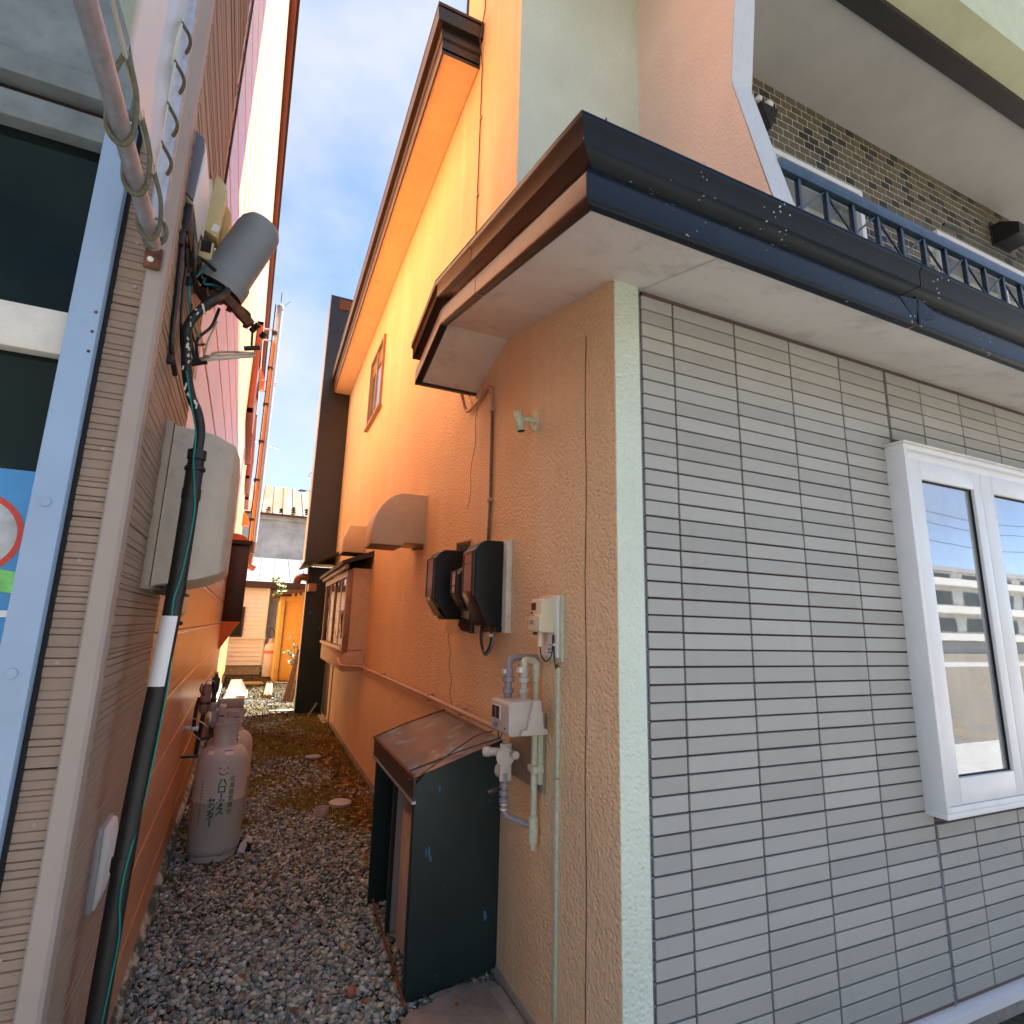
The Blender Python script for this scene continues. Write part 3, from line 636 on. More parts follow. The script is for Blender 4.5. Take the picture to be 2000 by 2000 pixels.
# front window: pale blue frame, grey beams above
MB().box((-.472, SF - .030, GZ), (-.4115, SF + .05, 1.235)).build('window_frame', m_blueframe, shop, bev=.003)
fr2 = MB(); fr2.box((-3, SF - .012, .587), (-.4725, SF + .05, .694)); fr2.build('transom', m_gray_md if False else m_white_dirty, shop, bev=.004)
MB().box((-3, SF + .022, GZ), (-.4725, SF + .028, 1.16)).build('window_pane', m_glass_dk, shop)
MB().box((-3, SF - .02, 1.155), (-.4725, SF + .06, 1.225)).build('lintel', m_gray_bm, shop, bev=.004)
MB().box((-3, SF + .02, 1.225), (-.46, SF + .06, 1.265)).build('lintel_gap', m_brown, shop)
MB().box((-3, SF - .03, 1.2655), (-.43, SF + .06, 1.33)).build('lintel', m_gray_bm, shop, bev=.004)
MB().box((-3, SF - .01, 1.331), (-.344, SF + .06, 6.5)).build('upper_front', m_gray_bm, shop)
MB().box((-3, SF + .062, -.6), (-1.2, SF + 2.5, -.58)).build('shop_shelf', m_white_dirty, shop)
for z in (.24, -.12): MB().lathe([(.011, 0), (.0105, .003), (.004, .0045)], (-.444, SF - .0305, z), (0, -1, 0), 14).build('frame_plug', m_blueframe, shop)
for z in (.70, .65, .60): MB().lathe([(.004, 0), (.003, .001)], (-.420, SF - .0305, z), (0, -1, 0), 8).build('rust_spot', m_rust, shop)
# poster inside the glass
po = thing('poster', 'blue poster with a red ring behind the dark shop window', 'poster', (-.56, SF + .02, -.115))
MB().box((-.80, SF + .0185, -.115), (-.474, SF + .0205, .313)).build('sheet', M('poster_blue', (.045, .27, .58), .25, var=.1, vs=9), po)
rg = MB(); n = 48; cx, cz = -.577, .165
for k in range(n):
    a0, a1 = 2 * PI * k / n, 2 * PI * (k + 1) / n
    rg.quad(*[(cx + r_ * math.cos(a), SF + .0178, cz + r_ * math.sin(a)) for r_, a in ((.081, a0), (.093, a0), (.093, a1), (.081, a1))])
rg.build('ring', M('poster_red', (.55, .045, .03), .3, var=.05), po)
dcs = MB(); dcs.lathe([(.081, 0), (.080, .0003)], (cx, SF + .0181, cz), (0, -1, 0), 40); dcs.build('disc', M('poster_grey', (.45, .47, .48), .25, var=.25, vs=25), po)
gb = MB(); gb.obox((-.515, SF + .0168, .070), (.10, .0006, .045), (0, .16, 0)); gb.build('green_panel', M('poster_green', (.20, .62, .16), .3, var=.3, vs=40), po)
MB().box((-.80, SF + .0170, -.008), (-.4745, SF + .0176, .006)).build('white_band', m_white_lbl, po)
MB().box((-.80, SF + .0170, -.14), (-.462, SF + .0176, -.1155)).build('white_foot', m_white_lbl, po)
# side windows and fittings far along the shop's alley wall
for (s0, s1, z0, z1, nm) in ((8.3, 11.4, 2.87, 4.25, 'side_window'), (12.6, 14.3, 2.9, 4.3, 'side_window'), (14.9, 16.4, 2.9, 4.3, 'side_window')):
    b_ = MB(Lm); b_.box((0, s0, z0), (.085, s0 + .06, z1)); b_.box((0, s1 - .06, z0), (.085, s1, z1)); b_.box((0, s0, z1 - .05), (.085, s1, z1)); b_.box((0, s0, z0), (.095, s1, z0 + .05)); wo_ = b_.build(nm, m_redtrim, shop)
    c_ = MB(Lm); c_.box((.02, s0 + .06, z0 + .05), (.062, s0 + .14, z1 - .05)); c_.box((.02, s1 - .14, z0 + .05), (.062, s1 - .06, z1 - .05)); c_.box((.02, (s0 + s1) / 2 - .05, z0 + .05), (.07, (s0 + s1) / 2 + .05, z1 - .05)); c_.build('sash', m_white, wo_)
    MB(Lm).box((.03, s0 + .06, z0 + .05), (.036, s1 - .06, z1 - .05)).build('pane', m_glass, wo_)
def wedge(s, z, w, h, d, nm, lab):
    t_ = thing('wall_vent_hood', lab, 'vent', Lm(0, s, z), 'vent hoods')
    MB(Lm).prism([(0, z), (d, z), (d, z + h * .35), (d * .45, z + h), (0, z + h)], 'y', s, s + w).build('hood', m_orange_p, t_); MB(Lm).box((-.002, s - .015, z - .015), (.008, s + w + .015, z + h + .015)).build('flange', m_orange_p, t_)
wedge(12.0, 4.75, .34, .34, .16, 'hood', 'orange vent hood high on the left orange wall near the chimney pipe top')
wedge(15.5, 2.35, .34, .30, .16, 'hood', 'orange vent hood on the left wall just above the television aerial')
# dark brown box bay
bb = thing('brown_wall_box', 'dark brown boxed bay projecting from the left orange wall', 'box', Lm(.1, 9.4, -.05))
MB(Lm).box((0, 9.25, -.03), (.262, 10.4, 1.10)).build('body', m_brown, bb, bev=.006); MB(Lm).box((0, 9.20, 1.10), (.285, 10.45, 1.165)).build('lid', m_black_rough, bb, bev=.004)
MB(Lm).prism([(0, -.031), (.24, -.031), (.02, -.42), (0, -.42)], 'y', 9.25, 10.4).build('bracket_skirt', m_orange_p, bb)
hd = thing('round_hood', 'curved orange hood sitting on the dark brown boxed bay', 'vent', Lm(.1, 9.8, 1.165), 'vent hoods')
MB(Lm).prism([(.0, 1.167)] + [(.25 * math.cos(a), 1.167 + .16 * math.sin(a)) for a in [PI / 2 * k / 10 for k in range(11)]] + [(0, 1.167 + .16)], 'y', 9.7, 10.1).build('hood', m_orange_p, hd, sharp=40)
MB(Lm).box((0, 9.68, 1.1655), (.03, 10.12, 1.172)).build('flange', m_orange_p, hd)
# chimney flue on brackets
ch = thing('flue_pipe', 'tall thin metal flue pipe strapped to the left orange wall against the sky', 'pipe', (-.22, 12, .9))
MB().tube([(-.205, 12, 1.5), (-.225, 12, 6.58)], .06, 16).build('pipe', m_alu, ch); MB().lathe([(.066, 0), (.068, .09), (.060, .10)], (-.225, 12, 6.5), n=16).build('collar', m_galv, ch)
MB().tube([(-.30, 11.98, 1.0), (-.325, 11.98, 6.6)], .012, 6).build('stay', m_cable, ch)
MB().tube([(-.255, 11.93, 1.0), (-.28, 11.93, 5.7)], .026, 8).build('stay_tube', m_orange_p, ch)
for z in (1.9, 2.7, 3.5, 4.3, 5.1, 5.9): MB().box((-.335, 11.9, z), (-.24, 12.02, z + .05)).build('clip', m_cable, ch)
for z in (4.62, 4.85, 5.75, 6.0): MB().tube([(-.52, 12, z), (-.12 if z in (4.85,) else -.25, 12, z + .01)], .016, 6).build('bracket', m_galv, ch)
MB().lathe([(.09, 0), (.09, .2)], (-.24, 11.9, 1.28), n=14).build('elbow', m_rust, ch); MB().tube(curve([(-.24, 11.9, 1.25), (-.23, 11.9, 1.05), (-.12, 11.9, .98)], 6), .075, 12).build('elbow_tail', m_copper, ch)
MB().tube([(-.23, 12, 6.68), (-.235, 12, 6.92)], .008, 5).build('wire_tip', m_cable, ch); MB().tube([(-.15, 12, 6.62), (-.05, 12, 6.76)], .004, 5).build('wire_tip', m_cable, ch)

# ------------------------------------------------------------------ banner frame on the shop corner
bf = thing('projecting_sign_support', 'aluminium tube support projecting from the left shop corner', 'sign support', (-.32, 1.44, .88))
MB().tube([(-.322, 1.46, .885), (-.318, .45, .860)], .0165, 16).build('bottom_tube', m_alu, bf); MB().tube([(-.322, 1.45, .90), (-.322, 1.37, 2.2)], .0175, 16).build('upright_tube', m_alu, bf)
bk = MB(); bk.box((-.348, SF - .030, .845), (-.310, SF - .020, .905)); bk.build('bracket', m_rust, bf, bev=.008); MB().lathe([(.0075, 0), (.006, .004), (.002, .005)], (-.333, SF - .0305, .868), (0, -1, 0), 12).build('screw', m_white_pl, bf)
bn = thing('banner', 'pale green and white vinyl banner laced into the tube frame', 'banner', (-.32, 1.35, .985))
bq = MB(); N1, N2 = 26, 40; gr = []
for i in range(N1 + 1):
    s_ = i / N1; row = []
    for j in range(N2 + 1):
        t_ = j / N2; y = 1.352 - (1.352 - .55) * s_; z = .992 + t_ * 1.1 + .006 * math.sin(s_ * 22) * (1 - t_) ** 4
        row.append(bq.V((-.3205 + .010 * math.sin(7 * t_ + 5 * s_) * math.sin(PI * s_) + .004 * math.sin(16 * (t_ + s_)), y - .012 * math.sin(t_ * 14) ** 2 * (1 - s_), z)))
    gr.append(row)
for i in range(N1):
    for j in range(N2): bq.F([gr[i][j], gr[i + 1][j], gr[i + 1][j + 1], gr[i][j + 1]])
bq.build('sheet', m_banner, bn, recalc=False)
hm = MB(); hm.tube([(-.3215, 1.355, .99), (-.3215, 1.34, 2.1)], .005, 6); hm.tube([(-.3215, 1.355, .99), (-.3215, .55, .985)], .0045, 6); hm.build('hem', m_banner_hem, bn)
for k, (y0) in enumerate((1.340, 1.185, 1.045)):
    rp_ = MB(); a0 = Vector((-.3215, y0, .999)); zb_ = .876 - .02 * (1.44 - y0)
    path = [a0, (-.303, y0 + .028, .94), (-.302, y0 + .045, zb_), (-.320, y0 + .050, zb_ - .021), (-.341, y0 + .040, zb_ + .003), (-.338, y0 + .012, .94), a0]
    rp_.tube(curve(path, 8), .0048, 8); rp_.build('lacing_rope', m_rope, bn); MB().lathe([(.009, -.001), (.010, .001), (.006, .0015)], (-.3175, y0, .999), (1, 0, 0), 12).build('eyelet', m_galv, bn)
for z in (1.085, 1.19, 1.31, 1.425, 1.6):
    MB().tube(curve([(-.3215, 1.347, z), (-.3045, 1.385 - .06 * (z - 1.1), z - .010), (-.3035, 1.405 - .06 * (z - 1.1), z - .018), (-.316, 1.430 - .06 * (z - 1.1), z - .027)], 6), .0042, 8).build('lacing_rope', m_rope, bn)
MB().tube(curve([(-.342, 1.43, .90), (-.330, 1.445, .868), (-.300, 1.45, .90), (-.305, 1.44, .935), (-.335, 1.43, .93), (-.342, 1.43, .90)], 6), .005, 8).build('lacing_rope', m_rope, bn)
print('shop done')
# ------------------------------------------------------------------ fittings on the right house's alley wall
def rnd_box(o0, o1, y0, y1, z0, z1, name, mat, par, bev=.006, xf=Rm): return MB(xf).box((o0, y0, z0), (o1, y1, z1)).build(name, mat, par, bev=bev)
# curved extractor hood
h1 = thing('extractor_hood', 'large curved tan extractor hood on the orange wall above the meter boxes', 'vent', Rm(0, 4.3, .57), 'vent hoods')
arc = [(.402, .575)] + [(.402 - .24 + .24 * math.cos(a), .655 + .322 * math.sin(a)) for a in [PI / 2 * k / 14 for k in range(15)]] + [(0, .977), (0, .60), (.163, .60), (.163, .575)]
MB(Rm).prism(arc, 'y', 4.135, 4.46).build('body', m_beige_pl, h1, bev=.003, sharp=30); MB(Rm).box((.175, 4.15, .570), (.39, 4.445, .5745)).build('opening', m_brown, h1)
MB(Rm).box((-.002, 4.115, .575), (.006, 4.48, .985)).build('flange', m_beige_pl, h1); MB(Rm).obox((.05, 4.17, .565), (.08, .03, .018), (0, .2, 0)).build('bracket', m_rust, h1)
h2 = thing('extractor_hood', 'small box-shaped tan extractor hood above the bay window', 'vent', Rm(0, 7.1, .83), 'vent hoods')
MB(Rm).prism([(0, .84), (.27, .84), (.27, 1.0), (.2, 1.17), (0, 1.17)], 'y', 6.99, 7.33).build('body', m_beige_pl, h2, bev=.004); MB(Rm).box((.02, 7.0, .825), (.262, 7.32, .839)).build('opening', m_dark, h2); MB(Rm).box((-.002, 6.96, .82), (.008, 7.36, 1.19)).build('flange', m_beige_pl, h2)
# electricity meters
mb = MB(Rm).box((-.004, 2.80, -.042), (.004, 3.50, .0)); mb.prism([(2.79, -.042), (3.49, -.042), (3.35, .512), (3.06, .506), (2.79, .3)], 'x', .0005, .005)
bd_ = thing('meter_backing', 'tan backing board with a ragged hole behind the black meter boxes', 'board', Rm(0, 3.1, -.04)); mb.build('board', m_tan_wood, bd_)
MB(Rm).prism([(3.07, .49), (3.33, .505), (3.33, .42), (3.10, .40)], 'x', .0055, .009).build('rust_frame', m_rust, bd_); MB(Rm).prism([(3.10, .475), (3.30, .49), (3.30, .2), (3.12, .2)], 'x', .0095, .0102).build('hole', m_dark, bd_)
MB(Rm).prism([(3.02, .03), (3.2, .05), (3.24, .0), (3.16, -.03), (3.05, -.036)], 'x', .0055, .0065).build('hole', m_dark, bd_); MB(Rm).tube([(.03, 2.93, -.04), (.03, 2.94, .09)], .016, 8).build('conduit_stub', m_cable, bd_)
def meter(o0, o1, y0, y1, z0, z1, zc, name, lab, wz0, wz1, split=None, grp='black electricity meter boxes'):
    t_ = thing(name, lab, 'meter box', Rm(0, (y0 + y1) / 2, z0), grp)
    d = o1 - o0; poly = [(o0, z0), (o0 + d * .52, z0), (o1 - .002, zc), (o1, zc + .02), (o1, z1 - .05), (o1 - .02, z1 - .016), (o1 - .05, z1), (o0, z1 + .004)]
    MB(Rm).prism(poly, 'y', y0, y1).build('case', m_dblack, t_, bev=.009, seg=3)
    e = .012; cov = [(o1 - .03, z1 - .02), (o1 + .006, z1 - .048), (o1 + .006, zc + .012), (o1 - .03, zc - .055), (o1 - .045, zc - .05), (o1 - .04, z1 - .02)]
    MB(Rm).prism(cov, 'y', y0 + .012, y1 - .004).build('front_cover', m_dbrown, t_, bev=.005)
    wf = MB(Rm)
    for a, b in (((o1 + .005, y0 + .022, wz0 - .008), (o1 + .011, y1 - .014, wz0)), ((o1 + .005, y0 + .022, wz1), (o1 + .011, y1 - .014, wz1 + .008)), ((o1 + .005, y0 + .022, wz0), (o1 + .011, y0 + .03, wz1)), ((o1 + .005, y1 - .022, wz0), (o1 + .011, y1 - .014, wz1))): wf.box(a, b)
    wf.build('window_frame', m_dbrown, t_); MB(Rm).box((o1 + .005, y0 + .03, wz0), (o1 + .0075, y1 - .022, wz1)).build('window', m_meterglass, t_)
    if split: MB(Rm).box((o1 + .007, y0 + .03, split), (o1 + .009, y1 - .022, split + .006)).build('divider', m_dbrown, t_)
    return t_
mC = meter(.032, .178, 2.50, 2.672, .0, .408, .135, 'meter_box', 'largest black meter box on a pale wooden board, nearest the street', .165, .345, .295)
MB(Rm).box((.001, 2.465, -.03), (.030, 2.80, .418)).build('mounting_board', m_white_dirty, mC, bev=.002); MB(Rm).box((.030, 2.505, -.028), (.06, 2.70, .0)).build('base', m_dblack, mC)
mA = meter(.03, .198, 3.11, 3.285, .033, .43, .148, 'meter_box', 'black meter box farthest from the street with a dark window', .165, .375)
MB(Rm).box((.2055, 3.155, .235), (.2075, 3.175, .262)).build('sticker', m_orange_p, mA); MB(Rm).prism([(.145, .055), (.196, .135), (.1985, .135), (.148, .053)], 'y', 3.14, 3.27).build('lower_cover', M('olive_plate', (.16, .11, .05), .35), mA)
mB = meter(.03, .148, 2.835, 2.955, .078, .315, .155, 'meter_box', 'small brown meter box squeezed between the two larger black ones', .17, .28, .205)
lp = thing('meter_cable', 'grey cable hanging in a loop under the largest black meter box', 'cable', Rm(.03, 2.66, -.14))
lw_ = MB(Rm); lw_.tube(curve([(.05, 2.70, .0), (.05, 2.715, -.07), (.05, 2.66, -.14), (.05, 2.57, -.09), (.05, 2.56, .0)], 7), .007, 8); lw_.build('cable_loop', m_gray_pl, lp)
lw_ = MB(Rm); lw_.tube(curve([(.065, 2.69, .0), (.062, 2.70, -.07), (.06, 2.65, -.132), (.06, 2.575, -.085), (.06, 2.565, .0)], 7), .005, 8); lw_.build('cable_loop', m_cable, lp); MB(Rm).box((.045, 2.555, -.05), (.075, 2.59, -.035)).build('tie', m_cream_pl, lp)
# conduit from the canopy to the meters
cdt = thing('wall_conduit', 'thin painted conduit dropping from the black canopy end to the meter boxes', 'conduit', Rm(.01, 2.78, .42))
MB(Rm).tube(bends([(.06, 3.215, 1.46), (.02, 3.215, 1.325), (.014, 3.02, 1.335), (.014, 2.865, 1.375), (.014, 2.79, 1.33), (.012, 2.785, 1.2)], .06, 6), .0105, 10).build('painted_run', m_pinkpipe, cdt)
MB(Rm).tube([(.010, 2.785, 1.2), (.010, 2.765, .68), (.010, 2.78, .40)], .009, 8).build('worn_run', M('worn_conduit_paint', (.20, .11, .06), .6, var=.5, vs=60), cdt)
for y_, z_ in ((2.785, 1.2), (2.766, .675), (3.0, 1.34)): MB(Rm).box((.0, y_ - .02, z_ - .01), (.024, y_ + .02, z_ + .01)).build('saddle', m_pinkpipe, cdt, bev=.004)
MB(Rm).tube([(.012, 3.20, 1.44), (.004, 3.13, 1.33)], .003, 5).build('loose_wire', m_pinkpipe, cdt)
# thin cable down the upper wall
tcb = thing('wall_cable', 'thin cable running straight down the orange wall above the black canopy', 'cable', Rm(0, 3.24, 1.8))
MB(Rm).tube([(.008, 3.26, 7.2), (.008, 3.245, 4.6), (.03, 3.27, 4.35), (.008, 3.25, 4.1), (.008, 3.235, 3.4), (.008, 3.225, 2.6), (.006, 3.22, 1.45)], .0045, 6).build('cable', m_rust, tcb)
for z_ in (2.2, 2.95, 3.6): MB(Rm).box((0, 3.215, z_), (.012, 3.245, z_ + .012)).build('clip', m_pinkpipe, tcb)
# flag-pole socket
fl = thing('flagpole_socket', 'small pale metal pole socket on the orange wall under the canopy', 'bracket', Rm(0, 2.23, .9))
MB(Rm).prism([(2.205, .905), (2.255, .905), (2.26, .985), (2.245, .997), (2.21, .995)], 'x', .0, .006).build('plate', m_greenpipe, fl); MB(Rm).tube([(.004, 2.23, .948), (.075, 2.23, .945)], .015, 12).build('arm', m_greenpipe, fl)
sk = MB(Rm); sk.lathe([(.019, -.045), (.0215, -.044), (.0215, .045), (.019, .046)], (.085, 2.235, .935), (.22, 0, 1), 16, cap=False); sk.lathe([(.0188, -.045), (.0188, .040)], (.085, 2.235, .935), (.22, 0, 1), 16); sk.build('tube', m_greenpipe, fl, recalc=False)
MB(Rm).lathe([(.0182, 0), (.018, .002)], (.0747, 2.235, .888), (-.22, 0, -1), 14).build('bore', m_dark, fl); MB(Rm).tube([(.003, 2.22, .90), (.02, 2.225, .905), (.03, 2.225, .93)], .006, 6).build('gusset', m_greenpipe, fl)
# smart meter on a white plate
dg = thing('smart_meter', 'cream digital meter on a white plate near the house corner', 'meter', Rm(0, 2.05, -.12))
rnd_box(0, .012, 1.945, 2.13, -.128, .128, 'rear_frame', m_greenpipe, dg, .003); rnd_box(.012, .024, 1.962, 2.125, -.114, .128, 'plate', m_white_pl, dg, .004)
MB(Rm).prism([(.024, -.018), (.085, -.018), (.092, -.01), (.092, .045), (.085, .05), (.082, .105), (.074, .114), (.024, .114)], 'y', 1.983, 2.085).build('case', m_cream_pl, dg, bev=.004)
MB(Rm).box((.0845, 2.03, .068), (.0865, 2.068, .097)).build('display', M('amber_display', (.13, .05, .03), .2), dg); MB(Rm).box((.0855, 2.058, .053), (.087, 2.07, .062)).build('button', m_rust, dg)
lb = MB(Rm)
for k in range(4):
    for j in range(3): lb.box((.0925, 2.035 + .0085 * k, .012 + .006 * j), (.0932, 2.0405 + .0085 * k, .0155 + .006 * j))
lb.build('label_print', m_text_dk, dg)
MB(Rm).box((.0235, 2.03, .047), (.0925, 2.086, .0485)).build('lid_seam', m_yellow_d, dg)
MB(Rm).lathe([(.011, -.055), (.011, 0)], (.06, 2.035, -.018), n=12).build('terminal_tube', m_cream_pl, dg); MB(Rm).lathe([(.001, -.009), (.008, -.005), (.009, 0), (.008, .005), (.001, .009)], (.078, 2.045, -.022), n=10).build('knob', m_cable, dg)
MB(Rm).tube(curve([(.06, 2.035, -.07), (.058, 2.03, -.105), (.05, 2.005, -.128), (.035, 1.985, -.105), (.032, 1.982, -.055), (.030, 1.985, -.03), (.030, 1.978, -.03), (.030, 1.978, -.06), (.027, 1.976, -.11), (.02, 1.977, -.155)], 6), .0028, 6).build('lead', m_cable, dg)
MB(Rm).box((.0242, 1.975, -.068), (.034, 1.990, -.060)).build('lead_clip', m_white_pl, dg)
lb = MB(Rm); lb.box((.0243, 2.0, -.068), (.0248, 2.03, -.064)); 
for k in range(5): lb.box((.0243, 2.0 + .0075 * k, -.086), (.0248, 2.005 + .0075 * k, -.079)); lb.box((.0243, 2.0 + .0075 * k, -.098), (.0248, 2.0055 + .0075 * k, -.091))
lb.build('plate_print', m_blue_lbl, dg)
# cable trunking strip to the ground
tr = thing('cable_trunking', 'pale green cable trunking running down the wall below the digital meter', 'conduit', Rm(0, 1.985, -1.33))
MB(Rm).prism([(1.972, 0), (1.972, .012), (1.977, .016), (1.991, .016), (1.996, .012), (1.996, 0)], 'z', -.55, -.148).build('upper_length', m_greenpipe, tr) if False else None
for a, b in ((-.55, -.150), (-1.335, -.554)): MB(Rm).box((0, 1.972, a), (.015, 1.996, b)).build('length', m_greenpipe, tr, bev=.003)
MB(Rm).tube([(.008, 1.984, -.149), (.012, 1.982, -.14)], .004, 6).build('lead', m_cable, tr)
# gas meter set
gs = thing('gas_meter', 'grey-beige gas meter hanging from pipes beside the black cover', 'gas meter', Rm(.1, 2.08, -.40))
MB(Rm).prism([(.06, -.36), (.06, -.395), (.075, -.40), (.195, -.40), (.203, -.392), (.203, -.33), (.205, -.29), (.196, -.278), (.09, -.272)], 'y', 1.998, 2.185).build('case', m_gas, gs, bev=.005)
MB(Rm).prism([(.05, -.395), (.16, -.395), (.155, -.375), (.135, -.375), (.11, -.27), (.08, -.27), (.065, -.375), (.05, -.375)], 'y', 1.978, 2.0).build('rear_half', m_gas, gs, bev=.003)
MB(Rm).box((.2035, 2.075, -.352), (.207, 2.165, -.298)).build('window_bezel', m_white_pl, gs, bev=.002)
for a, b in ((2.085, 2.118), (2.124, 2.157)): MB(Rm).box((.2065, a, -.348), (.2085, b, -.302)).build('dial_window', M('dark_dial', (.05, .03, .025), .15), gs)
lb = MB(Rm)
for k in range(4): lb.box((.2035, 2.105 + .012 * k, -.374), (.2042, 2.113 + .012 * k, -.368)); lb.box((.2035, 2.108 + .011 * k, -.381), (.2042, 2.115 + .011 * k, -.377))
lb.build('label_print', m_blue_lbl, gs); MB(Rm).lathe([(.004, 0), (.003, .003)], (.203, 2.035, -.375), (1, 0, 0), 8).build('screw', m_cable, gs)
for (o_, y_) in ((.155, 2.125), (.105, 2.085)):
    MB(Rm).lathe([(.017, 0), (.017, .018), (.022, .02), (.022, .036), (.015, .037), (.015, .06), (.024, .062), (.024, .08), (.017, .082), (.017, .10), (.019, .101), (.019, .115)], (o_, y_, -.275), n=14).build('neck', m_graypipe if o_ > .12 else m_gas, gs)
MB(Rm).tube(curve([(.155, 2.125, -.165), (.155, 2.125, -.145), (.14, 2.13, -.125), (.10, 2.135, -.120), (.02, 2.14, -.122)], 6), .0125, 12).build('inlet_elbow', m_graypipe, gs)
MB(Rm).box((.118, 2.07, -.176), (.132, 2.10, -.156)).build('tag', m_white_lbl, gs); MB(Rm).box((.172, 2.11, -.182), (.178, 2.14, -.166)).build('tag', m_white_lbl, gs)
MB(Rm).tube(curve([(.195, 2.12, -.40), (.195, 2.105, -.425), (.19, 2.09, -.40)], 5), .002, 5).build('seal_wire', m_cable, gs)
gp = thing('gas_pipe', 'pale green vertical gas pipe with elbow beside the gas meter', 'pipe', Rm(.035, 2.12, -.81))
MB(Rm).tube(bends([(.105, 2.085, -.165), (.105, 2.09, -.130), (.070, 2.11, -.130), (.035, 2.12, -.135), (.035, 2.12, -.79)], .03, 6), .0135, 14).build('pipe', m_greenpipe, gp)
for z_ in (-.165,): MB(Rm).lathe([(.0185, -.03), (.0185, .02), (.016, .03)], (.035, 2.12, z_), n=14).build('elbow_socket', m_greenpipe, gp)
MB(Rm).lathe([(.018, -.06), (.019, -.055), (.019, .03), (.017, .035)], (.035, 2.12, -.755), n=14).build('tee', m_greenpipe, gp); MB(Rm).lathe([(.010, -.085), (.010, -.06)], (.035, 2.12, -.755), n=6).build('plug', m_greenpipe, gp)
for z_ in (-.405, -.545): rnd_box(.004, .055, 2.085, 2.145, z_ - .013, z_ + .013, 'clamp', m_greenpipe, gp, .005)
rnd_box(.002, .012, 2.085, 2.42, -.632, -.335, 'back_plate', M('dull_steel_plate', (.33, .32, .26), .35, .3, dirt=.2), gp, .001); rnd_box(.012, .030, 2.088, 2.112, -.60, -.33, 'channel', m_greenpipe, gp, .002)
rg_ = thing('gas_regulator', 'grey-pink gas regulator and shut-off valve below the gas meter', 'regulator', Rm(.15, 2.15, -.70))
MB(Rm).lathe([(.010, -.06), (.019, -.055), (.020, -.03), (.016, -.028), (.016, .04)], (.17, 2.18, -.488), (-.9, -.5, 0), 14).build('inlet', m_gas, rg_)
MB(Rm).lathe([(.018, 0), (.028, .004), (.030, .02), (.018, .026)], (.148, 2.165, -.555), (.2, 1, .0), 18).build('diaphragm', m_gas, rg_)
MB(Rm).lathe([(.010, 0), (.034, .003), (.036, .012), (.020, .016)], (.150, 2.150, -.50), (.25, -1, 0), 18).build('bonnet', m_gas, rg_)
MB(Rm).obox((.148, 2.148, -.52), (.05, .012, .14), (0, 0, 0)).build('body', m_gas, rg_, bev=.005); MB(Rm).lathe([(.012, -.03), (.015, -.02), (.015, .02), (.006, .021)], (.125, 2.12, -.488), (0, -1, 0), 12).build('test_port', m_gas, rg_)
MB(Rm).tube(bends([(.15, 2.15, -.56), (.15, 2.15, -.712), (.045, 2.125, -.752)], .03, 6), .0125, 12).build('pipe', m_graypipe, rg_)
for z_ in (-.605, -.632, -.66): MB(Rm).lathe([(.018, -.009), (.019, -.007), (.019, .007), (.018, .009)], (.15, 2.15, z_), n=8).build('union', m_graypipe, rg_)
for z_ in (-.672, -.69): MB(Rm).lathe([(.0138, -.003), (.0138, .003)], (.15, 2.15, z_), n=12).build('band', m_white_pl, rg_)
MB(Rm).obox((.19, 2.16, -.625), (.05, .018, .016), (0, .3, 0)).build('valve_lever', m_cable, rg_, bev=.003)
# slanting pipe from the bay window to the gas meter
sp_ = thing('wall_pipe', 'thin pinkish pipe running along the orange wall from the bay window to the gas meter', 'pipe', Rm(.03, 4.5, -.5))
MB(Rm).tube(bends([(.25, 6.75, -.40), (.255, 6.42, -.455), (.03, 6.40, -.47), (.028, 3.70, -.463), (.045, 2.45, -.455), (.10, 2.22, -.40)], .05, 5), .013, 12).build('pipe', m_pinkpipe, sp_)
for y_ in (5.3, 3.7, 3.05): MB(Rm).box((0, y_ - .012, -.485), (.043, y_ + .012, -.44)).build('saddle', m_pinkpipe, sp_, bev=.004)
# black sheet cover standing on the gravel
cv = thing('sheet_metal_cover', 'black sheet metal cover with sloping top standing open on the gravel', 'cover', Rm(.2, 2.95, GZ))
def csl(o_): return -.515 - .33 * o_
MB(Rm).prism([(0, csl(0)), (.36, csl(.36) - .0), (.402, csl(.402) - .03), (.395, GZ + .0), (0, GZ + .06)], 'y', 2.53, 2.548).build('near_side', m_cover, cv)
MB(Rm).prism([(0, csl(0)), (.36, csl(.36)), (.402, csl(.402) - .03), (.395, GZ), (0, GZ)], 'y', 3.41, 3.425).build('far_side', m_cover, cv)
rt = MB(Rm); rows_ = []
for i in range(13):
    o_ = -.003 + .418 * i / 12; rows_.append([rt.V((o_, 2.515 + .93 * j / 14, csl(o_) + .006 + .006 * math.sin(2.2 * j / 14 * PI) * math.sin(o_ * 7))) for j in range(15)])
for i in range(12):
    for j in range(14): rt.F([rows_[i][j], rows_[i + 1][j], rows_[i + 1][j + 1], rows_[i][j + 1]])
rt.build('sloping_top', m_cover_top, cv, recalc=False)
MB(Rm).box((.405, 2.515, -.738), (.414, 3.445, -.648)).build('front_valance', m_brown, cv); MB(Rm).box((.400, 2.515, -.750), (.418, 3.445, -.7385)).build('valance_edge', m_galv, cv); MB(Rm).box((.404, 2.512, -.652), (.419, 3.447, -.640)).build('top_edge', m_rust, cv)
MB(Rm).box((.010, 2.55, GZ + .1), (.03, 3.41, -.56)).build('back_panel', M('grey_liner_board', (.30, .275, .24), .7, var=.15, vs=4), cv); MB(Rm).box((.02, 3.06, GZ + .02), (.36, 3.075, -.66)).build('divider', m_gray_md, cv); MB(Rm).box((.35, 3.055, GZ + .02), (.37, 3.08, -.67)).build('divider_edge', m_cover, cv)
MB(Rm).box((.372, 2.55, GZ), (.40, 2.575, -.70)).build('front_stile', m_cover, cv)
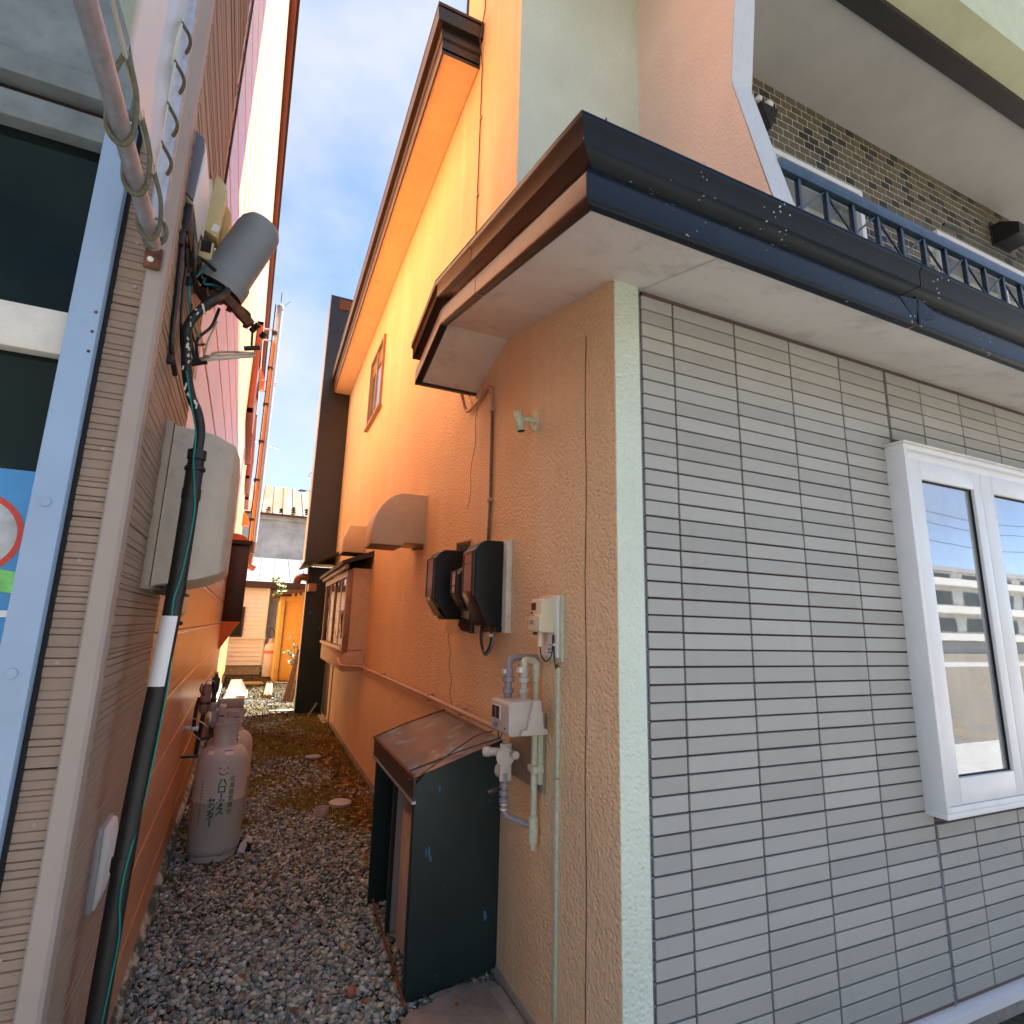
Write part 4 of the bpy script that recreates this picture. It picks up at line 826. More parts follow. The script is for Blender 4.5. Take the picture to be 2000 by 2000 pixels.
MB(Rm).tube(curve([(.02, 2.52, csl(0) + .01), (.18, 2.56, csl(.18) + .02), (.30, 2.60, csl(.3) + .012), (.41, 2.62, csl(.41) + .01)], 8), .003, 5).build('tie_wire', m_cable, cv); MB(Rm).tube(curve([(.0, 3.44, csl(0) + .01), (.2, 3.46, csl(.2) + .012), (.42, 3.45, csl(.41) + .006)], 6), .004, 5).build('tie_wire', m_rust, cv)
MB(Rm).tube(curve([(.41, 2.60, -.66), (.405, 2.53, -.65), (.15, 2.53, -.50), (.06, 2.5, -.47)], 8), .003, 5).build('tie_wire', m_cable, cv)
tk = thing('oil_tank', 'pale pinkish tank standing inside the black metal cover', 'tank', Rm(.18, 2.75, GZ))
MB(Rm).prism([(.21 + .165 * math.cos(a), 2.80 + .21 * math.sin(a)) for a in [2 * PI * k / 24 for k in range(24)]], 'z', GZ + .07, -.86).build('body', M('pinkish_tank_paint', (.52, .40, .31), .5, dirt=.3), tk, bev=.02, sharp=40)
MB(Rm).box((.06, 2.65, GZ), (.28, 2.95, GZ + .07)).build('stand', m_rust, tk)
for z_ in (-1.1, -1.24): MB(Rm).tube([(.29, 2.72, z_), (.292, 2.88, z_ + .01)], .004, 5).build('strap', m_rust, tk)
print('fittings done')
# ------------------------------------------------------------------ fittings on the left shop's alley wall
# moulded beige box, tapering outwards
bx = thing('wall_cabinet', 'large beige moulded plastic cabinet on the left shop wall behind the black pipe', 'cabinet', Lm(.1, 1.95, .08))
pb = MB(Lm)
back = [(.0, 1.862, .078), (.0, 1.862, .576), (.0, 2.34, .576), (.0, 2.34, .078)]
lay = [back, [(.024, 1.858, .078), (.024, 1.858, .574), (.024, 2.34, .574), (.024, 2.34, .078)], [(.028, 1.866, .088), (.028, 1.866, .566), (.028, 2.334, .566), (.028, 2.334, .088)],
       [(.135, 1.893, .112), (.135, 1.893, .560), (.135, 2.31, .560), (.135, 2.31, .112)], [(.190, 1.935, .135), (.190, 1.935, .545), (.190, 2.27, .545), (.190, 2.27, .135)], [(.207, 1.975, .155), (.207, 1.975, .515), (.207, 2.23, .515), (.207, 2.23, .155)]]
R_ = [[pb.V(p) for p in l_] for l_ in lay]
for a, b in zip(R_, R_[1:]):
    for k in range(4): pb.F([a[k], a[(k + 1) % 4], b[(k + 1) % 4], b[k]])
pb.F(R_[0]); pb.F(R_[-1]); pb.build('case', m_beige, bx, bev=.007, seg=3, sharp=40)
MB(Lm).box((.0245, 1.8565, .082), (.0268, 1.8585, .570)).build('lid_seam', m_rust, bx); MB(Lm).box((.03, 1.9, .0705), (.10, 2.2, .0775)).build('drip_stain', m_black_rough, bx)
# black down-pipe with cable
dp = thing('cable_riser', 'black cable riser pipe strapped up the left shop corner with a green wire', 'pipe', Lm(.06, 1.74, GZ))
rp_ = [(.060, 1.74, GZ), (.066, 1.745, -1.0), (.076, 1.75, -.5), (.090, 1.77, -.15), (.0985, 1.785, .1), (.1005, 1.79, .43)]
MB(Lm).tube(curve(rp_, 8), .0225, 16).build('pipe', m_conduit, dp)
MB(Lm).lathe([(.024, 0), (.027, .004), (.027, .012), (.0215, .015), (.021, .032), (.0245, .036), (.0245, .062), (.017, .066)], (.1005, 1.79, .412), n=18).build('coupler', m_cable, dp)
for o_, y_, z_ in ((.1005, 1.79, .345), (.0975, 1.783, .075), (.0725, 1.748, -.585)): MB(Lm).lathe([(.0245, -.015), (.0245, .015)], (o_, y_, z_), n=18).build('tape_band', m_cable, dp)
up = [(.1005, 1.79, .47), (.101, 1.785, .53), (.088, 1.78, .585), (.066, 1.78, .63), (.046, 1.78, .70), (.034, 1.78, .78), (.030, 1.78, .84), (.050, 1.80, .91), (.080, 1.85, .98), (.10, 1.92, 1.05), (.105, 1.97, 1.12)]
upc = curve(up, 8)
MB(Lm).tube(upc, .0135, 12).build('flexible_sleeve', m_conduit, dp)
wr = MB(Lm)
for q in upc[18:58]:
    if random.random() < .62: continue
    wr.obox((q.x + .010 * random.uniform(-1, 1), q.y - .0118, q.z), (random.uniform(.003, .008), .003, random.uniform(.008, .028)), (random.uniform(-.5, .5), random.uniform(-.5, .5), 0))
tag(wr.build('peeling_tape', m_white_dirty, dp), kind='stuff')
gw = [(.046, 1.765, .70), (.066, 1.764, .62), (.092, 1.766, .52), (.096, 1.764, .44), (.108, 1.764, .36), (.116, 1.772, .28), (.108, 1.764, .12), (.098, 1.757, .03), (.112, 1.766, -.12), (.108, 1.758, -.3), (.098, 1.748, -.46), (.084, 1.724, -.585), (.082, 1.722, -.66), (.090, 1.733, -.75), (.082, 1.73, -.9), (.070, 1.72, -1.2), (.05, 1.70, -1.48)]
MB(Lm).tube(curve(gw, 8), .0022, 6).build('green_wire', M('teal_wire', (.0, .24, .21), .4, var=.1), dp)
ws = MB(Lm); n = 10
for k in range(n):
    a0, a1 = -2.7 + 2.0 * k / n, -2.7 + 2.0 * (k + 1) / n; r0 = .0232
    ws.quad(*[(c_ + r0 * math.cos(a), y_ + r0 * math.sin(a), z) for a, c_, y_, z in ((a0, .0955, 1.779, .005), (a1, .0955, 1.779, .005), (a1, .0885, 1.767, -.175), (a0, .0885, 1.767, -.175))])
ws.build('white_label', m_white_lbl, dp)
# grey junction plate low down
jp = thing('outdoor_socket', 'white outdoor socket cover low on the beige side wall behind the black pipe', 'socket', Lm(0, 1.95, -.72))
MB(Lm).box((.0, 1.80, -.71), (.016, 1.92, -.515)).build('gasket', m_gray_md, jp, bev=.003); MB(Lm).prism([(.016, -.705), (.022, -.705), (.030, -.665), (.034, -.56), (.026, -.525), (.016, -.52)], 'y', 1.805, 1.92).build('cover', m_white_pl, jp, bev=.004)
# cream meter lower on the orange wall
cm = thing('cream_meter', 'cream meter box on the left orange wall half hidden by the black pipe', 'meter', Lm(0, 2.6, -.15))
MB(Lm).prism([(0, -.14), (.03, -.14), (.035, .0), (.055, .02), (.06, .16), (.045, .20), (0, .20)], 'y', 2.52, 2.72).build('case', m_cream_pl, cm, bev=.005); MB(Lm).box((.0, 2.54, -.20), (.025, 2.70, -.141)).build('terminal_cover', m_cream_pl, cm, bev=.003); MB(Lm).lathe([(.001, -.009), (.008, -.005), (.009, 0), (.008, .005), (.001, .009)], (.055, 2.55, -.02), n=10).build('knob', m_cable, cm)
# closure dome hanging from an arm
cl = thing('cable_closure', 'tilted grey dome cable closure hanging from a rusty arm on the left wall', 'closure', (-.235, 2.0, 1.09))
ax = Vector((.118, -.03, .288)).normalized(); c0 = Vector((-.236, 2.0, 1.104))
MB().lathe([(.078, .0), (.0795, .0), (.0805, .045), (.079, .055), (.0735, .062), (.0725, .24), (.069, .275), (.055, .30), (.03, .312), (.001, .314)], c0, ax, 36, cap=False).build('dome', M('grey_closure', (.21, .235, .245), .5, var=.04, vs=12), cl, sharp=50)
MB().lathe([(.0775, .0005), (.0725, .05), (.071, .2)], c0, ax, 36).build('inner_wall', m_dark, cl, recalc=False)
MB().lathe([(.05, -.02), (.055, .03), (.055, .06)], c0, ax, 20).build('inner_block', m_cable, cl)
MB().obox((-.245, 1.98, 1.07), (.030, .030, .10), (.2, .5, 0)).build('rear_plug', m_rust, cl, bev=.003); MB().obox((-.165, 1.955, 1.02), (.115, .026, .030), (0, .72, .1)).build('clamp_bar', m_rust, cl, bev=.003)
MB().obox((-.285, 2.0, 1.085), (.14, .02, .028), (0, .16, 0)).build('arm', m_rust, cl, bev=.002)
rg2 = random.Random(4)
for k in range(7):
    a = Vector((-.25 + .028 * k, 1.975 + .01 * rg2.random(), 1.075 - .018 * k)); MB().obox(a, (.016, .016, rg2.uniform(.02, .05)), (rg2.random(), rg2.random(), 0)).build('cable_gland', m_cable, cl, bev=.002)
MB().tube(curve([(-.165, 1.96, 1.04), (-.135, 1.96, 1.02), (-.118, 1.96, .985), (-.112, 1.96, .91)], 6), [.008] * 8 + [.004] * 11, 6).build('drop_lead', m_cable, cl)
cc = thing('coiled_drop_cable', 'loose coil of pale drop cable below the grey dome closure', 'cable', (-.2, 1.98, .82))
for k in range(5):
    e = .010 * k; ph = .25 * k
    pts = [(-.180 + (.082 - .006 * k) * math.cos(a) + .004 * k, 1.99 + .05 * math.sin(a + ph), .868 + .020 * math.sin(a) + .032 * math.cos(a) + .003 * k - .008 * (k % 2)) for a in [2 * PI * j / 14 for j in range(15)]]
    MB().tube(curve(pts, 4), .0038, 6).build('coil', m_white_dirty if k % 2 else m_tan_wood, cc)
MB().obox((-.110, 1.97, .905), (.05, .012, .012), (0, -.3, 0)).build('tie', m_cable, cc); MB().obox((-.262, 1.98, .825), (.05, .02, .018), (0, -.4, 0)).build('tie', m_cable, cc)
MB().tube(curve([(-.268, 1.98, .825), (-.29, 1.97, .88), (-.30, 1.96, .95), (-.27, 1.97, 1.02), (-.255, 1.98, 1.06)], 6), .006, 8).build('tail', m_cable, cc); MB().tube(curve([(-.262, 1.985, .825), (-.275, 1.985, .90), (-.24, 1.985, .96), (-.225, 1.985, 1.03)], 6), .005, 8).build('tail', m_cable, cc); MB().tube(curve([(-.25, 1.985, .83), (-.245, 1.985, .90), (-.225, 1.98, .98)], 6), .0035, 6).build('tail', m_tan_wood, cc)
# dark device and yellowed terminal box higher up
dv = thing('grey_relay_box', 'slim dark grey and white relay box high behind the corner trim', 'box', Lm(0, 1.62, 1.1))
MB(Lm).prism([(.0, 1.145), (.022, 1.125), (.030, 1.30), (.026, 1.325), (0, 1.345)], 'y', 1.585, 1.60).build('face', M('purple_grey_plastic', (.13, .13, .17), .45), dv, bev=.002); MB(Lm).prism([(.0, 1.14), (.024, 1.12), (.036, 1.22), (.034, 1.30), (.028, 1.325), (0, 1.345)], 'y', 1.60, 1.78).build('case', m_white_pl, dv, bev=.003)
MB(Lm).box((.0, 1.60, 1.035), (.022, 1.70, 1.118)).build('gland_block', m_cable, dv, bev=.003); MB(Lm).box((.0, 1.585, .985), (.016, 1.62, 1.03)).build('clip_block', m_cable, dv, bev=.003)
yb = thing('terminal_box', 'yellowed open cable terminal box beside the grey dome closure', 'box', Lm(0, 2.0, 1.2))
MB(Lm).prism([(.0, 1.26), (.012, 1.245), (.018, 1.44), (.014, 1.465), (0, 1.47)], 'y', 1.93, 1.955).build('back_shell', m_cream_pl, yb, bev=.002)
yel = M('yellowed_plastic', (.60, .50, .26), .45, var=.08, vs=18)
MB(Lm).prism([(.012, 1.285), (.052, 1.265), (.062, 1.45), (.056, 1.475), (.020, 1.515)], 'y', 1.95, 2.02).build('front_shell', yel, yb, bev=.003); MB(Lm).prism([(.040, 1.22), (.062, 1.24), (.078, 1.42), (.060, 1.45)], 'y', 2.02, 2.16).build('open_lid', M('amber_plastic', (.62, .42, .14), .4), yb, bev=.002)
MB(Lm).box((.004, 1.945, 1.175), (.046, 2.04, 1.243)).build('lower_shell', yel, yb, bev=.004); MB(Lm).box((.010, 1.942, 1.20), (.040, 1.946, 1.24)).build('opening', m_dark, yb); MB(Lm).obox((.044, 1.949, 1.30), (.022, .002, .028), (0, .2, 0)).build('sticker', m_white_lbl, yb)
MB(Lm).box((.02, 1.95, 1.12), (.05, 2.03, 1.172)).build('foot', yel, yb, bev=.004)
wl = thing('wall_wiring', 'tangle of thin black and teal wires on the left wall above the beige cabinet', 'wiring', Lm(.01, 1.8, .9))
tealw = MATS['teal_wire']
for pts, r_, mm in (
    ([(.006, 1.60, 1.02), (.010, 1.61, .98), (.012, 1.64, .86), (.012, 1.68, .74), (.02, 1.76, .68)], .007, m_cable),
    ([(.010, 1.66, 1.06), (.014, 1.74, 1.0), (.018, 1.80, 1.08), (.03, 1.86, 1.12), (.08, 1.95, 1.13)], .006, m_cable),
    ([(.015, 1.68, 1.08), (.022, 1.80, 1.02), (.05, 1.90, 1.0), (.09, 1.97, 1.06)], .009, m_cable),
    ([(.030, 1.96, 1.15), (.02, 1.86, 1.05), (.015, 1.80, .98), (.03, 1.84, .90), (.05, 1.92, .88)], .003, tealw),
    ([(.036, 1.97, 1.13), (.04, 1.9, 1.06), (.06, 1.93, 1.08), (.085, 1.97, 1.10)], .003, tealw),
    ([(.04, 1.98, 1.12), (.05, 1.97, 1.06), (.08, 1.98, 1.09)], .004, m_gray_pl),
    ([(.012, 1.72, 1.0), (.010, 1.74, .92), (.014, 1.80, .82), (.02, 1.86, .78)], .004, m_cable),
    ([(.02, 1.86, .96), (.024, 1.88, .90), (.04, 1.92, .86), (.06, 1.96, .88)], .004, m_cable),
    ([(.006, 2.42, 6.5), (.006, 2.40, 4.0), (.006, 2.36, 2.4), (.01, 2.3, 1.6), (.03, 2.05, 1.5)], .006, m_cable)):
    MB(Lm).tube(curve(pts, 7), r_, 7).build('wire', mm, wl)
for y_, z_ in ((1.615, 1.02), (1.80, 1.0), (1.70, .70)): MB(Lm).box((0, y_ - .01, z_ - .012), (.02, y_ + .012, z_ + .012)).build('clip', m_cable, wl, bev=.002)

# ------------------------------------------------------------------ gas cylinders
def text_on_cyl(body, c, R, az, ztop, size, mat, par, name, vertical=True, step=None):
    step = step or size * 1.05
    for i, chh in enumerate(body):
        cu_ = bpy.data.curves.new('t', 'FONT'); cu_.body = chh; cu_.size = size; cu_.align_x = 'CENTER'; cu_.offset = size * (.004 if '一' <= chh <= '龥' else .026)
        to = bpy.data.objects.new('t', cu_); COL.objects.link(to); dg_ = bpy.context.evaluated_depsgraph_get(); dg_.update()
        me = bpy.data.meshes.new_from_object(to.evaluated_get(dg_)); bpy.data.objects.remove(to); bpy.data.curves.remove(cu_)
        if not me.vertices: continue
        bm = bmesh.new(); bm.from_mesh(me); bmesh.ops.triangulate(bm, faces=bm.faces)
        for v in bm.verts:
            x, y = v.co.x, v.co.y
            if chh == 'ー': x, y = (y - size * .36) * 1.0, x + size * .36
            a = az + x / R; v.co = Vector((c[0] + (R + .0026) * math.sin(a), c[1] - (R + .0026) * math.cos(a), ztop - i * step - size * .85 + y)) - WL[par]
        bm.to_mesh(me); bm.free(); me.materials.clear(); me.materials.append(mat)
        o = bpy.data.objects.new(name, me); COL.objects.link(o); o.parent = par; WL[o] = WL[par].copy()
def cylinder(c, lab, marks):
    x, y = c; t_ = thing('gas_cylinder', lab, 'gas cylinder', (x, y, GZ), 'steel gas cylinders'); R = .157; z = GZ
    bd = MB().lathe([(.135, .030), (.150, .045), (R, .075), (R, .345), (R + .002, .348), (R + .002, .356), (R, .359), (R, .56), (.152, .60), (.138, .635), (.115, .66), (.085, .675), (.06, .68)], (x, y, z), n=40).build('body', m_cyl, t_, sharp=50)
    sk = MB(); n = 48
    def skip(k): return k % 8 in (2, 3)
    for k in range(n):
        a0, a1 = 2 * PI * k / n, 2 * PI * (k + 1) / n; P_ = lambda r, a, h: (x + r * math.sin(a), y - r * math.cos(a), z + h)
        segs = [(.138, .0, .140, .030), (.140, .030, .141, .058)] if not skip(k) else [(.138, .0, .140, .030), (.141, .052, .141, .058)]
        for r0, h0, r1, h1 in segs: sk.quad(P_(r0, a0, h0), P_(r0, a1, h0), P_(r1, a1, h1), P_(r1, a0, h1))
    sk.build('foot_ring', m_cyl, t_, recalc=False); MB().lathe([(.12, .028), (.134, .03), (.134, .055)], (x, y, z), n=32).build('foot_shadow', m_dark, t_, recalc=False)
    cl_ = MB(); n = 48; rc = .083
    prof = [(.083, .672), (.078, .70), (.077, .75), (.080, .79), (.086, .815), (.087, .820)]
    for k in range(n):
        a0, a1 = 2 * PI * k / n, 2 * PI * (k + 1) / n
        for i in range(len(prof) - 1):
            gap = abs((((a0 + a1) / 2 - 1.5 + PI) % (2 * PI)) - PI) < .42
            if gap and i in (1, 2): continue
            (r0, h0), (r1, h1) = prof[i], prof[i + 1]
            for q in (0, -.004): cl_.quad(*[(x + (r + q) * math.sin(a), y - (r + q) * math.cos(a), z + h) for r, a, h in ((r0, a0, h0), (r0, a1, h0), (r1, a1, h1), (r1, a0, h1))])
    cl_.build('collar', m_cyl, t_, recalc=False, sharp=60)
    MB().tube([(x + .085 * math.sin(a), y - .085 * math.cos(a), z + .820) for a in [2 * PI * k / 40 for k in range(41)]], .0035, 6, cap=False).build('collar_rim', m_cyl, t_)
    MB().lathe([(.022, .67), (.022, .72), (.014, .725), (.014, .76), (.024, .762), (.024, .78)], (x, y, z), n=14).build('valve', m_galv, t_)
    if marks:
        text_on_cyl('北海道室蘭市', (x, y), R, .47, z + .508, .036, m_teal_txt, t_, 'lettering', step=.040)
        text_on_cyl('ハローガス', (x, y), R, .10, z + .502, .055, m_teal_txt, t_, 'lettering', step=.0435)
        text_on_cyl('センター', (x, y), R, -.22, z + .389, .052, m_teal_txt, t_, 'lettering', step=.042)
        sm = MB(); P_ = lambda a, h: (x + (R + .001) * math.sin(a), y - (R + .001) * math.cos(a), z + h); n = 14
        for k in range(n):
            b0, b1 = PI * 1.12 + (PI * .76) * k / n, PI * 1.12 + (PI * .76) * (k + 1) / n
            sm.quad(*[P_(.10 + r * math.cos(b) / R, .545 + r * math.sin(b)) for r, b in ((.024, b0), (.031, b0), (.031, b1), (.024, b1))])
        for dx in (-.022, .022):
            for k in range(8): b0, b1 = 2 * PI * k / 8, 2 * PI * (k + 1) / 8; sm.quad(P_(.10 + dx / R, .557), P_(.10 + (dx + .006 * math.cos(b0)) / R, .557 + .006 * math.sin(b0)), P_(.10 + (dx + .006 * math.cos(b1)) / R, .557 + .006 * math.sin(b1)), P_(.10 + (dx + .003 * math.cos(b1)) / R, .557 + .003 * math.sin(b1)))
        tag(sm.build('smile_mark', m_red_txt, t_, recalc=False), kind='stuff')
        nn = MB(); nn.quad(P_(.10 - .004 / R, .543), P_(.10 + .004 / R, .543), P_(.10 + .004 / R, .550), P_(.10 - .004 / R, .550)); nn.build('smile_nose', m_teal_txt, t_)
        sx = MB()
        for k in range(16):
            a = -.66; h = .475 - .0175 * k; sx.quad(P_(a - .05, h), P_(a + .03, h), P_(a + .03, h + .004), P_(a - .05, h + .004)); sx.quad(P_(a - .03, h + .006), P_(a - .012, h + .006), P_(a - .012, h + .0135), P_(a - .03, h + .0135))
        tag(sx.build('small_print', m_teal_txt, t_, recalc=False), kind='stuff')
    def lab_(a0, a1, h0, h1, mm, nm='sticker'):
        def pr(h):   # shoulder radius at height h
            tb = [(.56, R), (.60, .152), (.635, .138), (.66, .115), (.675, .085)]
            for (ha, ra), (hb, rb) in zip(tb, tb[1:]):
                if ha <= h <= hb: return ra + (rb - ra) * (h - ha) / (hb - ha)
            return R
        b_ = MB(); n = 6
        for k in range(n):
            q0, q1 = a0 + (a1 - a0) * k / n, a0 + (a1 - a0) * (k + 1) / n
            b_.quad(*[(x + (pr(h) + .003) * math.sin(a), y - (pr(h) + .003) * math.cos(a), z + h + .002) for a, h in ((q0, h0), (q1, h0), (q1, h1), (q0, h1))])
        b_.build(nm, mm, t_, recalc=False)
    lab_(.08, .45, .632, .650, m_white_lbl); lab_(.05, .47, .651, .656, m_blue_lbl); lab_(-.75, -.45, .635, .655, m_white_lbl)
    return t_
cylinder((-.101, 4.44), 'front grey gas cylinder with green lettering and a red smile mark', True)
c2 = cylinder((-.078, 4.97), 'rear grey gas cylinder half hidden behind the lettered one', False)
b2 = MB(); 
for k in range(6):
    a0, a1 = .02 + .1 * k, .02 + .1 * (k + 1); b2.quad(*[(-.078 + .0795 * math.sin(a), 4.97 - .0795 * math.cos(a), GZ + h) for a, h in ((a0, .775), (a1, .775), (a1, .785), (a0, .785))])
b2.build('collar_band', m_blue_lbl, c2, recalc=False)
# regulator and hoses above the cylinders
rgl = thing('cylinder_regulator', 'brown and grey gas changeover regulator with hoses above the cylinders', 'regulator', Lm(.05, 4.6, -.75))
MB().box((-.205, 4.44, -.715), (-.162, 4.56, -.605)).build('housing_rear', m_gray_md, rgl, bev=.004); MB().box((-.165, 4.40, -.735), (-.122, 4.55, -.578)).build('housing', m_gray_md, rgl, bev=.005); MB().box((-.160, 4.397, -.64), (-.125, 4.401, -.632)).build('housing_slot', m_dark, rgl)
MB().lathe([(.014, -.12), (.030, -.10), (.034, -.03), (.032, .05), (.022, .075), (.012, .08)], (-.255, 4.45, -.51), n=16).build('regulator_body', M('brown_casting', (.24, .17, .145), .4, var=.2, vs=30), rgl); MB().lathe([(.036, -.008), (.036, .008)], (-.255, 4.45, -.555), n=16).build('regulator_flange', m_brown, rgl)
MB().lathe([(.018, 0), (.020, .02), (.014, .03), (.016, .06), (.024, .075), (.026, .15), (.018, .165), (.012, .17), (.012, .185)], (-.206, 4.47, -.555), n=14).build('valve_block', M('dark_blue_valve', (.02, .035, .07), .4), rgl); MB().lathe([(.009, 0), (.011, .012), (.009, .02)], (-.206, 4.47, -.375), n=10).build('brass_cap', M('brass', (.55, .30, .10), .35, .7), rgl)
MB().lathe([(.02, 0), (.026, .01), (.026, .05), (.018, .06)], (-.206, 4.47, -.615), n=10).build('union', m_gray_md, rgl)
for pts, r_, mm in (([(-.27, 4.42, -.44), (-.25, 4.38, -.405), (-.215, 4.39, -.41), (-.21, 4.43, -.43)], .004, m_galv), ([(-.285, 4.43, -.43), (-.29, 4.40, -.47), (-.26, 4.38, -.50)], .005, m_cable), ([(-.29, 4.44, -.52), (-.30, 4.42, -.60), (-.295, 4.42, -.72), (-.25, 4.43, -.78), (-.17, 4.44, -.76)], .012, m_cable), ([(-.255, 4.45, -.62), (-.26, 4.44, -.72), (-.27, 4.44, -.88)], .014, m_cable), ([(-.32, 4.40, -.64), (-.27, 4.38, -.66), (-.215, 4.38, -.70)], .004, m_galv), ([(-.32, 4.40, -.66), (-.30, 4.38, -.73), (-.25, 4.38, -.78)], .004, m_galv)):
    MB().tube(curve(pts, 6), r_, 8).build('hose', mm, rgl)
MB().box((-.355, 4.40, -.725), (-.27, 4.45, -.70)).build('strap_bracket', m_galv, rgl, bev=.002); MB().box((-.36, 4.44, -.90), (-.25, 4.47, -.885)).build('strap_bracket', m_cable, rgl, bev=.002)
print('left fittings done')
# ------------------------------------------------------------------ far end of the alley
# small outdoor chamber with a pale lid, blocks and boards along the shop wall
ch1 = thing('chamber_box', 'grey box with a pale square lid on the gravel beyond the gas cylinders', 'box', (-.2, 9.1, GZ))
MB().box((-.36, 8.66, GZ), (-.05, 9.5, -1.165)).build('body', m_gray_md, ch1, bev=.006); MB().box((-.385, 8.60, -1.165), (-.03, 9.56, -1.145)).build('lid', m_stone_lt, ch1, bev=.004)
hp = thing('metal_hopper_lid', 'tapered dark metal lid lying in the litter beyond the pale chamber', 'lid', (-.2, 13, GZ))
q = MB(); A = [(-.40, 12.5), (-.02, 12.5), (-.02, 13.8), (-.40, 13.8)]; B = [(-.34, 12.9), (-.14, 12.9), (-.14, 13.5), (-.34, 13.5)]
va = [q.V((*p, GZ + .02)) for p in A]; vb = [q.V((*p, GZ + .27)) for p in B]
for k in range(4): q.F([va[k], va[(k + 1) % 4], vb[(k + 1) % 4], vb[k]])
q.F(vb); q.build('lid', M('dark_bent_sheet', (.11, .085, .06), .5, .2, var=.3), hp); MB().box((-.42, 12.46, GZ), (-.0, 13.84, GZ + .022)).build('rim', m_galv, hp)
bl = thing('concrete_block', 'low concrete block beside the tapered metal lid', 'block', (-.1, 12.2, GZ)); MB().box((-.19, 11.9, GZ), (-.03, 12.35, GZ + .13)).build('block', m_concrete, bl, bev=.01); MB().box((-.15, 11.94, GZ + .13), (-.04, 12.2, GZ + .15)).build('cap', m_white_dirty, bl, bev=.004)
tp = thing('yellow_board', 'flat pale yellow board lying on the ground before the white house', 'board', (.0, 15.2, GZ)); MB().obox((.0, 15.1, GZ + .035), (.62, .5, .02), (.02, .02, .12)).build('board', M('pale_yellow_ply', (.22, .16, .06), .7), tp); MB().obox((.15, 14.85, GZ + .012), (.2, .05, .024)).build('batten', m_wood, tp)
for k, (xa, xb, lab) in enumerate(((.315, .42, 'left one of two short logs lying on the alley floor'), (.40, .485, 'right one of two short logs lying on the alley floor'))):
    lg = thing('log', lab, 'log', ((xa + xb) / 2, 13.6, GZ), 'short logs'); MB().tube([(xa, 12.35, GZ + .05), (xb, 14.9, GZ + .06)], .04, 10).build('trunk', m_wood, lg); MB().lathe([(.035, 0), (.034, .003)], (xa, 12.347, GZ + .05), (0, -1, 0), 10).build('cut_end', m_wood, lg)
pk = thing('leaning_plank', 'dark weathered plank leaning against the black screen at the alley end', 'plank', (.65, 12.1, GZ))
MB().prism([(.62, GZ), (.76, GZ), (.86, GZ + .95), (.80, GZ + .98)], 'y', 11.95, 12.05).build('plank', m_wood, pk); MB().prism([(.74, GZ), (.80, GZ), (.90, GZ + .62), (.85, GZ + .64)], 'y', 11.8, 11.88).build('second_board', m_wood, pk)
# yellow shed
sh = thing('yellow_shed', 'small yellow wooden shed at the far end of the alley', 'shed', (.9, 15.4, GZ))
MB().box((.52, 15.50, GZ), (2.2, 17.2, .52)).build('wall', m_yellow_d, sh); MB().box((.645, 15.36, GZ + .06), (1.25, 15.40, .49)).build('door', m_yellow, sh, bev=.004)
MB().box((.52, 15.30, GZ), (.63, 15.50, .60)).build('post', m_yellow_d, sh, bev=.006); MB().box((.50, 15.32, .49), (1.5, 15.46, .60)).build('lintel', m_yellow_d, sh)
br_ = MB(); br_.prism([(.35, .66), (.35, .60), (1.6, .82), (1.6, .90)], 'y', 15.0, 17.4); br_.build('roof', m_rust, sh)
for k in range(5): MB().box((.76 + .12 * k, 15.20, .60), (.82 + .12 * k, 15.30, .72)).build('rafter_end', m_yellow, sh)
MB().box((.55, 15.0, GZ), (.85, 15.25, GZ + .05)).build('sill_block', m_wood, sh)
def leafy(name, lab, base, pts, nleaf, size, mat, cat='plant'):
    t_ = thing(name, lab, cat, base)
    for p_ in pts: MB().tube(curve(p_, 5), .006, 5).build('stem', m_wood, t_)
    lf = MB(); rr = random.Random(len(lab))
    for k in range(nleaf):
        p_ = curve(rr.choice(pts), 5); c_ = rr.choice(p_[len(p_) // 3:]); d = Vector((rr.gauss(0, 1), rr.gauss(0, 1), rr.gauss(0, .6))).normalized(); u = d.orthogonal().normalized() * size * .35; c_ = Vector(c_) + d * .02
        lf.quad(c_, c_ + d * size * .5 + u, c_ + d * size, c_ + d * size * .5 - u)
    tag(lf.build('leaves', mat, t_, recalc=False), kind='stuff'); return t_
m_leaf = M('dark_green_leaf', (.05, .085, .025), .5, var=.4, vs=30); m_leafy = M('light_green_leaf', (.16, .24, .06), .5, var=.3, vs=30)
leafy('young_shrub', 'spindly leafy shrub growing against the yellow shed door', (.80, 12.6, GZ), [[(.82, 12.7, GZ), (.80, 12.7, -1.0), (.74, 12.7, -.72), (.62, 12.7, -.60)], [(.82, 12.7, GZ), (.83, 12.7, -.9), (.78, 12.7, -.55), (.72, 12.7, -.28)], [(.82, 12.7, -1.0), (.86, 12.7, -.8), (.84, 12.7, -.6)]], 55, .09, m_leaf)
leafy('roof_creeper', 'sprig of pale creeper sprouting above the yellow shed roof', (.55, 15.1, .6), [[(.75, 15.1, .66), (.55, 15.0, .80), (.38, 15.0, .95), (.28, 15.0, 1.05)], [(.6, 15.1, .7), (.45, 15.0, .70), (.4, 15, .62)]], 60, .10, m_leafy)
